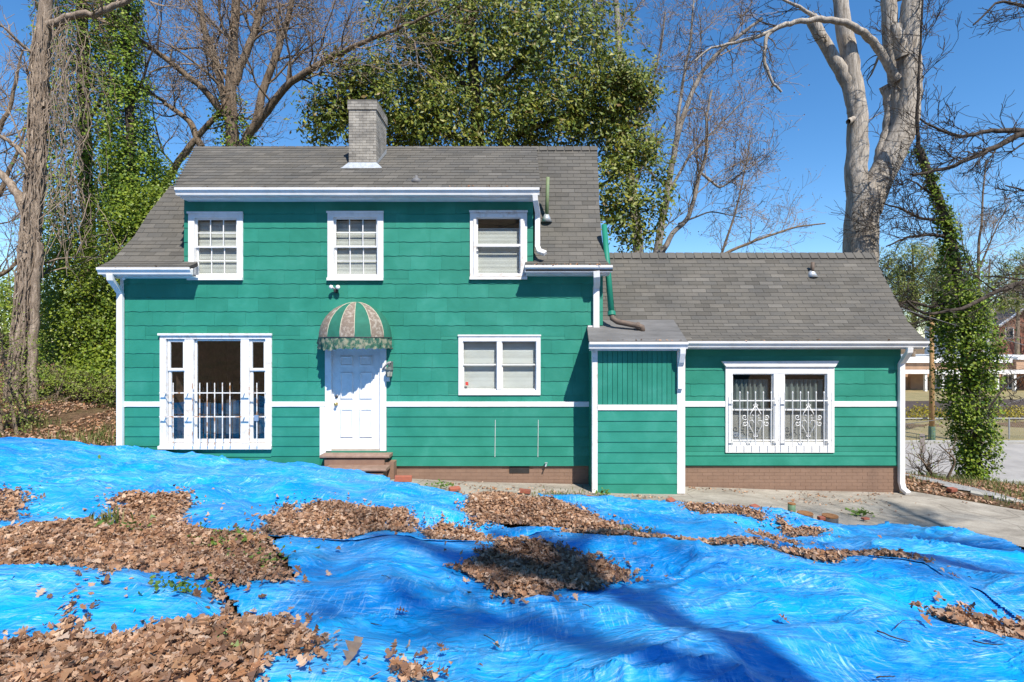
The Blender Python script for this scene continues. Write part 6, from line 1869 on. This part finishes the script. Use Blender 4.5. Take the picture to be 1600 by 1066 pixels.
# litter and grass on the bank at left, on the verge at right and on the drive
rng = np.random.default_rng(120)
def off_path(x, y):
    d = np.full(np.shape(x), 9.0)
    for a_ in pc[::2]: d = np.minimum(d, np.hypot(x - a_[0], y - a_[1]))
    return d > 0.30 + 0.12 * vnoise(x * 4, y * 4, 2)
def scatter(n, x0, x1, y0, y1, keep, size, lift, kind='plain', tilt=0.6):
    q = np.c_[rng.uniform(x0, x1, n), rng.uniform(y0, y1, n)]
    q = q[keep(q[:, 0], q[:, 1])]
    z = T(q[:, 0], q[:, 1]) + lift + 0.02 * rng.random(len(q))
    return leaves_np(np.c_[q, z], size * (0.6 + 0.7 * rng.random(len(q))), rng, kind, tilt, True, 0.4)
V, F = scatter(60000, -22, -7.9, 8.5, 22, lambda x, y: (y > YB(x) + 0.05) & (vnoise(x * 0.9, y * 0.9, 5) > -0.8), 0.075, 0.01)
tag(np_obj('leaf_litter', V, F, LITTER), 'brown leaf litter covering the bank left of the house', 'leaf litter', None, 'stuff')
V, F = scatter(14000, 7.9, 14.5, 9.2, 15, lambda x, y: (y > np.interp(x, [7.7, 9.0, 9.9, 14], [10.4, 9.7, 9.25, 8.3])) & (vnoise(x * 1.2, y * 1.2, 6) > -0.75) & off_path(x, y), 0.075, 0.012)
tag(np_obj('leaf_litter', V, F, LITTER), 'brown leaf litter on the verge right of the driveway', 'leaf litter', None, 'stuff')
cl = np.array([(4.2, 9.85), (3.5, 9.95), (5.6, 9.7), (6.2, 9.4), (2.3, 9.2), (0.2, 9.6), (-0.6, 9.5), (7.0, 9.9), (5.2, 9.2), (0.9, 9.3), (-1.2, 9.7)])
k = rng.integers(0, len(cl), 420)
q = cl[k] + rng.normal(size=(420, 2)) * np.array([0.22, 0.09]) * (1 + (rng.random((420, 1)) < 0.25) * 4)
q[:, 1] = np.minimum(q[:, 1], 10.02); ok = q[:, 1] > YB(q[:, 0])
q = q[ok]; z = T(q[:, 0], q[:, 1]) + 0.022
V, F = leaves_np(np.c_[q, z], 0.06 * (0.5 + 0.7 * rng.random(len(q))), rng, 'plain', 0.35, True, 0.4)
tag(np_obj('leaf_litter', V, F, LITTER), 'scattered dry leaves blown along the driveway by the wall', 'leaf litter', None, 'stuff')
def grass(n, x0, x1, y0, y1, keep, h, label):
    q = np.c_[rng.uniform(x0, x1, n), rng.uniform(y0, y1, n)]; q = q[keep(q[:, 0], q[:, 1])]; n = len(q)
    b0 = np.c_[q, T(q[:, 0], q[:, 1])]; a = rng.random(n) * 6.28; L = h * (0.4 + rng.random(n)); ln = rng.uniform(0.1, 0.9, n)
    d = np.c_[np.cos(a), np.sin(a), np.zeros(n)]; w = np.c_[-np.sin(a), np.cos(a), np.zeros(n)] * 0.006
    up = np.array([0, 0, 1.0])
    q1 = b0 + d * (L * ln * 0.4)[:, None] + up * (L * 0.6)[:, None]; q2 = b0 + d * (L * ln)[:, None] + up * (L * 0.85)[:, None]
    V = np.stack([b0 - w, b0 + w, q1 + w, q1 - w, q2], 1).reshape(-1, 3)
    F = (np.array([(0, 1, 2), (0, 2, 3), (3, 2, 4)])[None] + 5 * np.arange(n)[:, None, None]).reshape(-1, 3)
    tag(np_obj('grass', V, F, GRASS), label, 'grass', None, 'stuff')
grass(15000, -20, -7.9, 9.3, 17, lambda x, y: (y > YB(x) + 0.15) & (vnoise(x * 1.3, y * 1.3, 9) > 0.05), 0.22, 'patchy grass and weeds on the bank left of the house')
grass(6000, 8.0, 15.5, 9.6, 17.5, lambda x, y: (y > np.interp(x, [7.7, 9.0, 9.9, 14], [10.5, 9.8, 9.4, 8.6])) & (vnoise(x * 1.1, y * 1.1, 9) > 0.05) & off_path(x, y), 0.18, 'thin grass on the verge between driveway and street')
bush('sapling', 1470, 13.6, [(1465, 690, 26, 45, 13.6, 0.4, 14), (1440, 720, 20, 20, 13.4, 0.4, 8), (1490, 660, 20, 30, 13.6, 0.3, 7)], SPRING, 'thin leafing sapling between the wing downspout and the ivy trunk', 0.05, 8, 0.12, 38, 'shrub', 6)

# ------------------------------------------------------------------ across the street
STEEL = simple('galvanised_steel', (0.50, 0.51, 0.52), (0.40, 0.41, 0.42), 9, 0.45, 0, metal=0.5)
yf_ = 27.2
fz = [gz(x, yf_) for x in np.arange(14, 60, 3.0)]
fence = empty('chain_link_fence', (20, yf_, gz(20, yf_)), 'low chain-link fence along the far side of the street', 'fence')
xs = np.arange(14, 60, 3.0)
for x, z in zip(xs, fz):
    MB().tube([(x, yf_, z - 0.1), (x, yf_, z + 1.15)], 0.035, 8).build('fence_post', STEEL, fence)
MB().tube([(x, yf_, z + 1.12) for x, z in zip(xs, fz)], 0.022, 6).build('top_rail', STEEL, fence)
tb = Tubes()
for x in np.arange(14, 58, 0.11):
    z = float(np.interp(x, xs, fz))
    for s in (-1, 1):
        tb.add([(x, yf_ + 0.005 * s, z + 0.05), (x + s * 0.6, yf_ + 0.005 * s, z + 1.1)], [0.0025, 0.0025], 3)
tag(tb.build('wire_mesh', STEEL, fence), kind='stuff')
up_ = foot(1456, 26.9)
pole = empty('utility_pole', up_, 'tan wooden pole with green base across the street', 'pole')
MB().tube([(up_[0], up_[1], up_[2] - 0.2), (up_[0], up_[1], 1.6)], [0.13, 0.10], 10).build('pole_shaft', simple('tan_pole_wood', (0.42, 0.25, 0.10), (0.33, 0.19, 0.08), 6, 0.8, 0.2), pole, True)
MB().tube([(up_[0], up_[1], up_[2] - 0.1), (up_[0], up_[1], up_[2] + 0.75)], [0.16, 0.15], 10).build('pole_base_guard', simple('green_guard', (0.12, 0.20, 0.14), None, 5, 0.7, 0.1), pole)
sp_ = foot(1440, 18.2)
sign = empty('street_sign', sp_, 'small grey sign plate on a thin post at the kerb', 'sign')
MB().tube([(sp_[0], sp_[1], sp_[2] - 0.1), (sp_[0], sp_[1], sp_[2] + 1.7)], 0.025, 8).build('sign_post', STEEL, sign)
MB().box(sp_[0] - 0.09, sp_[0] + 0.09, sp_[1] - 0.035, sp_[1] - 0.027, sp_[2] + 1.05, sp_[2] + 1.7).build('sign_plate', simple('sign_back', (0.30, 0.26, 0.25), None, 5, 0.6, 0), sign)

# yellow shrubs on the mulch bank
def tuft(x, y, i):
    z = gz(x, y) + 0.04
    rng = np.random.default_rng(500 + i)
    C = rng.normal(size=(70, 3)) * np.array([0.26, 0.26, 0.12]) + np.array([0, 0, 0.22]); C[:, 2] = np.abs(C[:, 2])
    V, F = leaves_np(C, 0.13 * (0.6 + 0.7 * rng.random(70)), rng, 'rhomb', 0.8, True, 0.2)
    o = np_obj('yellow_shrub', V, F, YELLOW); o.location = (x, y, z); o.rotation_euler = (0, 0, i)
    tag(o, 'small yellow shrub on the far mulch bank, ' + ('between the wing downspout and the ivy trunk' if x < 31 else 'right of the ivy trunk'), 'shrub', 'yellow shrubs left of the ivy trunk' if x < 31 else 'yellow shrubs right of the ivy trunk')
rng = np.random.default_rng(130); c = 0
for px, py in [(1428, 652), (1437, 647), (1436, 657), (1448, 648), (1449, 656), (1461, 650), (1470, 650), (1470, 658), (1478, 650), (1480, 657), (1427, 645), (1440, 643), (1568, 652), (1577, 651), (1574, 660), (1589, 650), (1590, 658), (1598, 645), (1602, 655), (1612, 650), (1580, 644), (1420, 657), (1560, 648)]:
    (x, y), = unproj([(px, py)])
    if 30 < y < 40: tuft(x, y, c); c += 1

# low flat-roofed building and the brick house behind it
TANB = simple('tan_brick', (0.42, 0.27, 0.17), (0.35, 0.22, 0.14), 2.2, 0.85, 0.2, 0.01, 12)
ORNB = simple('orange_brick', (0.42, 0.19, 0.10), (0.34, 0.15, 0.08), 3, 0.85, 0.2, 0.01, 12)
yb = 46.0; S4 = FOC / yb
bz = gz(40, yb)
bld = empty('low_building', (40, yb, bz), 'low flat-roofed tan building with white canopy across the street', 'building')
X_ = lambda px: (px - CX) / S4
Z_ = lambda py: (CY - py) / S4
MB().box(X_(1300), X_(1760), yb, yb + 14, bz - 0.6, Z_(567)).build('wall', TANB, bld)
MB().box(X_(1298), X_(1578), yb - 0.25, yb + 14.2, Z_(567) + 0.01, Z_(560)).build('roof_edge', WHITE, bld)
MB().box(X_(1580), X_(1765), yb - 0.6, yb + 14.2, Z_(562), Z_(557.5)).build('roof_edge', WHITE, bld)
MB().box(X_(1580.5), X_(1764), yb - 0.45, yb - 0.01, Z_(577), Z_(562.3)).build('parapet', TANB, bld)
MB().box(X_(1298), X_(1765), yb - 1.8, yb - 0.5, Z_(582.5), Z_(577.5)).build('canopy', WHITE, bld)
for px in (1422, 1447.5, 1473, 1500, 1530, 1556, 1598.5, 1630):
    MB().box(X_(px), X_(px) + 0.2, yb - 1.7, yb - 1.5, bz - 0.5, Z_(582.7)).build('column', WHITE, bld)
WINM = simple('dark_glazing', (0.05, 0.06, 0.075), (0.08, 0.09, 0.10), 2, 0.15, 0)
for a, b in ((1441, 1447), (1452, 1470), (1476, 1498), (1504, 1528), (1534, 1554), (1565, 1583), (1602, 1628)):
    w = MB().box(X_(a), X_(b), yb - 0.06, yb - 0.01, Z_(607), Z_(584)).build('window', WINM, bld)
    fr = MB(); frame4(fr, (X_(a), X_(b), Z_(607), Z_(584)), 0.08, yb - 0.10, yb - 0.062); fr.build('window_frame', WHITE, w)
    MB().box((X_(a) + X_(b)) / 2 - 0.04, (X_(a) + X_(b)) / 2 + 0.04, yb - 0.095, yb - 0.063, Z_(606), Z_(585)).build('window_bar', WHITE, w)
MB().box(X_(1584), X_(1598), yb - 0.3, yb - 0.008, bz - 0.5, Z_(583)).build('brick_pier', ORNB, bld)
MB().box(X_(1420), X_(1440.5), yb - 0.2, yb - 0.008, bz - 0.5, Z_(583)).build('brick_pier', TANB, bld)

yh = 72.0; S5 = FOC / yh
hz = gz(65, yh)
hb = empty('brick_house', (68, yh, hz), 'distant red brick house with white gable trim and cupola, far right', 'house')
X_ = lambda px: (px - CX) / S5
Z_ = lambda py: (CY - py) / S5
MB().prism([(X_(1562), hz - 1), (X_(1625), hz - 1), (X_(1625), Z_(505)), (X_(1594), Z_(484)), (X_(1562), Z_(505))], 'y', yh, yh + 10).build('gable_wall', simple('far_red_brick', (0.36, 0.15, 0.10), (0.28, 0.12, 0.08), 2, 0.9, 0.1), hb)
rf = MB().add([(X_(1556), yh - 0.5, Z_(509)), (X_(1594), yh - 0.5, Z_(482)), (X_(1594), yh + 10.5, Z_(482)), (X_(1556), yh + 10.5, Z_(509)), (X_(1632), yh - 0.5, Z_(509)), (X_(1632), yh + 10.5, Z_(509))], [(0, 1, 2, 3), (1, 4, 5, 2)]).build('roof', simple('far_grey_roof', (0.16, 0.15, 0.15), None, 2, 0.9, 0), hb)
MB().tube([(X_(1556), yh - 0.52, Z_(510)), (X_(1594), yh - 0.52, Z_(483)), (X_(1632), yh - 0.52, Z_(510))], 0.18, 4).build('gable_trim', WHITE, rf)
MB().box(X_(1573), X_(1586), yh + 3, yh + 4.2, Z_(490), Z_(472)).prism([(X_(1572.5), Z_(472)), (X_(1586.5), Z_(472)), (X_(1579.5), Z_(466))], 'y', yh + 2.9, yh + 4.3).build('cupola', WHITE, rf)
MB().box(X_(1515), X_(1561.5), yh + 1, yh + 8, hz - 1, Z_(507)).build('side_wing', WHITE, hb)
for px in (1571, 1604):
    w = MB().box(X_(px), X_(px) + 1.0, yh - 0.05, yh - 0.01, Z_(528), Z_(513)).build('window', WINM, hb)
    fr = MB(); frame4(fr, (X_(px) - 0.1, X_(px) + 1.1, Z_(529), Z_(512)), 0.1, yh - 0.1, yh - 0.055); fr.build('window_frame', WHITE, w)

# overhead cables
def cable(a, b, sag, label):
    p0, p1 = P(*a), P(*b); t = np.linspace(0, 1, 14)[:, None]
    q = p0 + (p1 - p0) * t; q[:, 2] -= sag * 4 * (t * (1 - t))[:, 0]
    o = MB().tube(q, 0.011, 4).build('overhead_cable', simple('cable_grey', (0.25, 0.25, 0.25), None, 3, 0.6, 0), None)
    tag(o, label, 'cable')
cable((1395, 478, 12.3), (1680, 560, 19), 0.05, 'pale overhead cable sloping from the wing gable toward the street')
cable((1380, 666, 18), (1640, 610, 17), 0.2, 'dark overhead cable crossing low in front of the far lawn')

for k, (i0, i1, lab) in enumerate(((26, 31, 'first broken concrete edging piece along the gravel path, by the weeds'), (33, 40, 'middle concrete edging piece along the gravel path'), (42, 52, 'long concrete edging piece of the gravel path at the right edge'))):
    side = pc[i0:i1] - nn[i0:i1] * 0.42
    if side[0][1] > pc[i0][1]: side = pc[i0:i1] + nn[i0:i1] * 0.42
    z = G(side[:, 0], side[:, 1])
    o = MB().tube(np.c_[side, z + 0.015], 0.06, 6).build('path_edging', KERBM, None)
    tag(o, lab, 'edging', 'edging pieces of the gravel path')
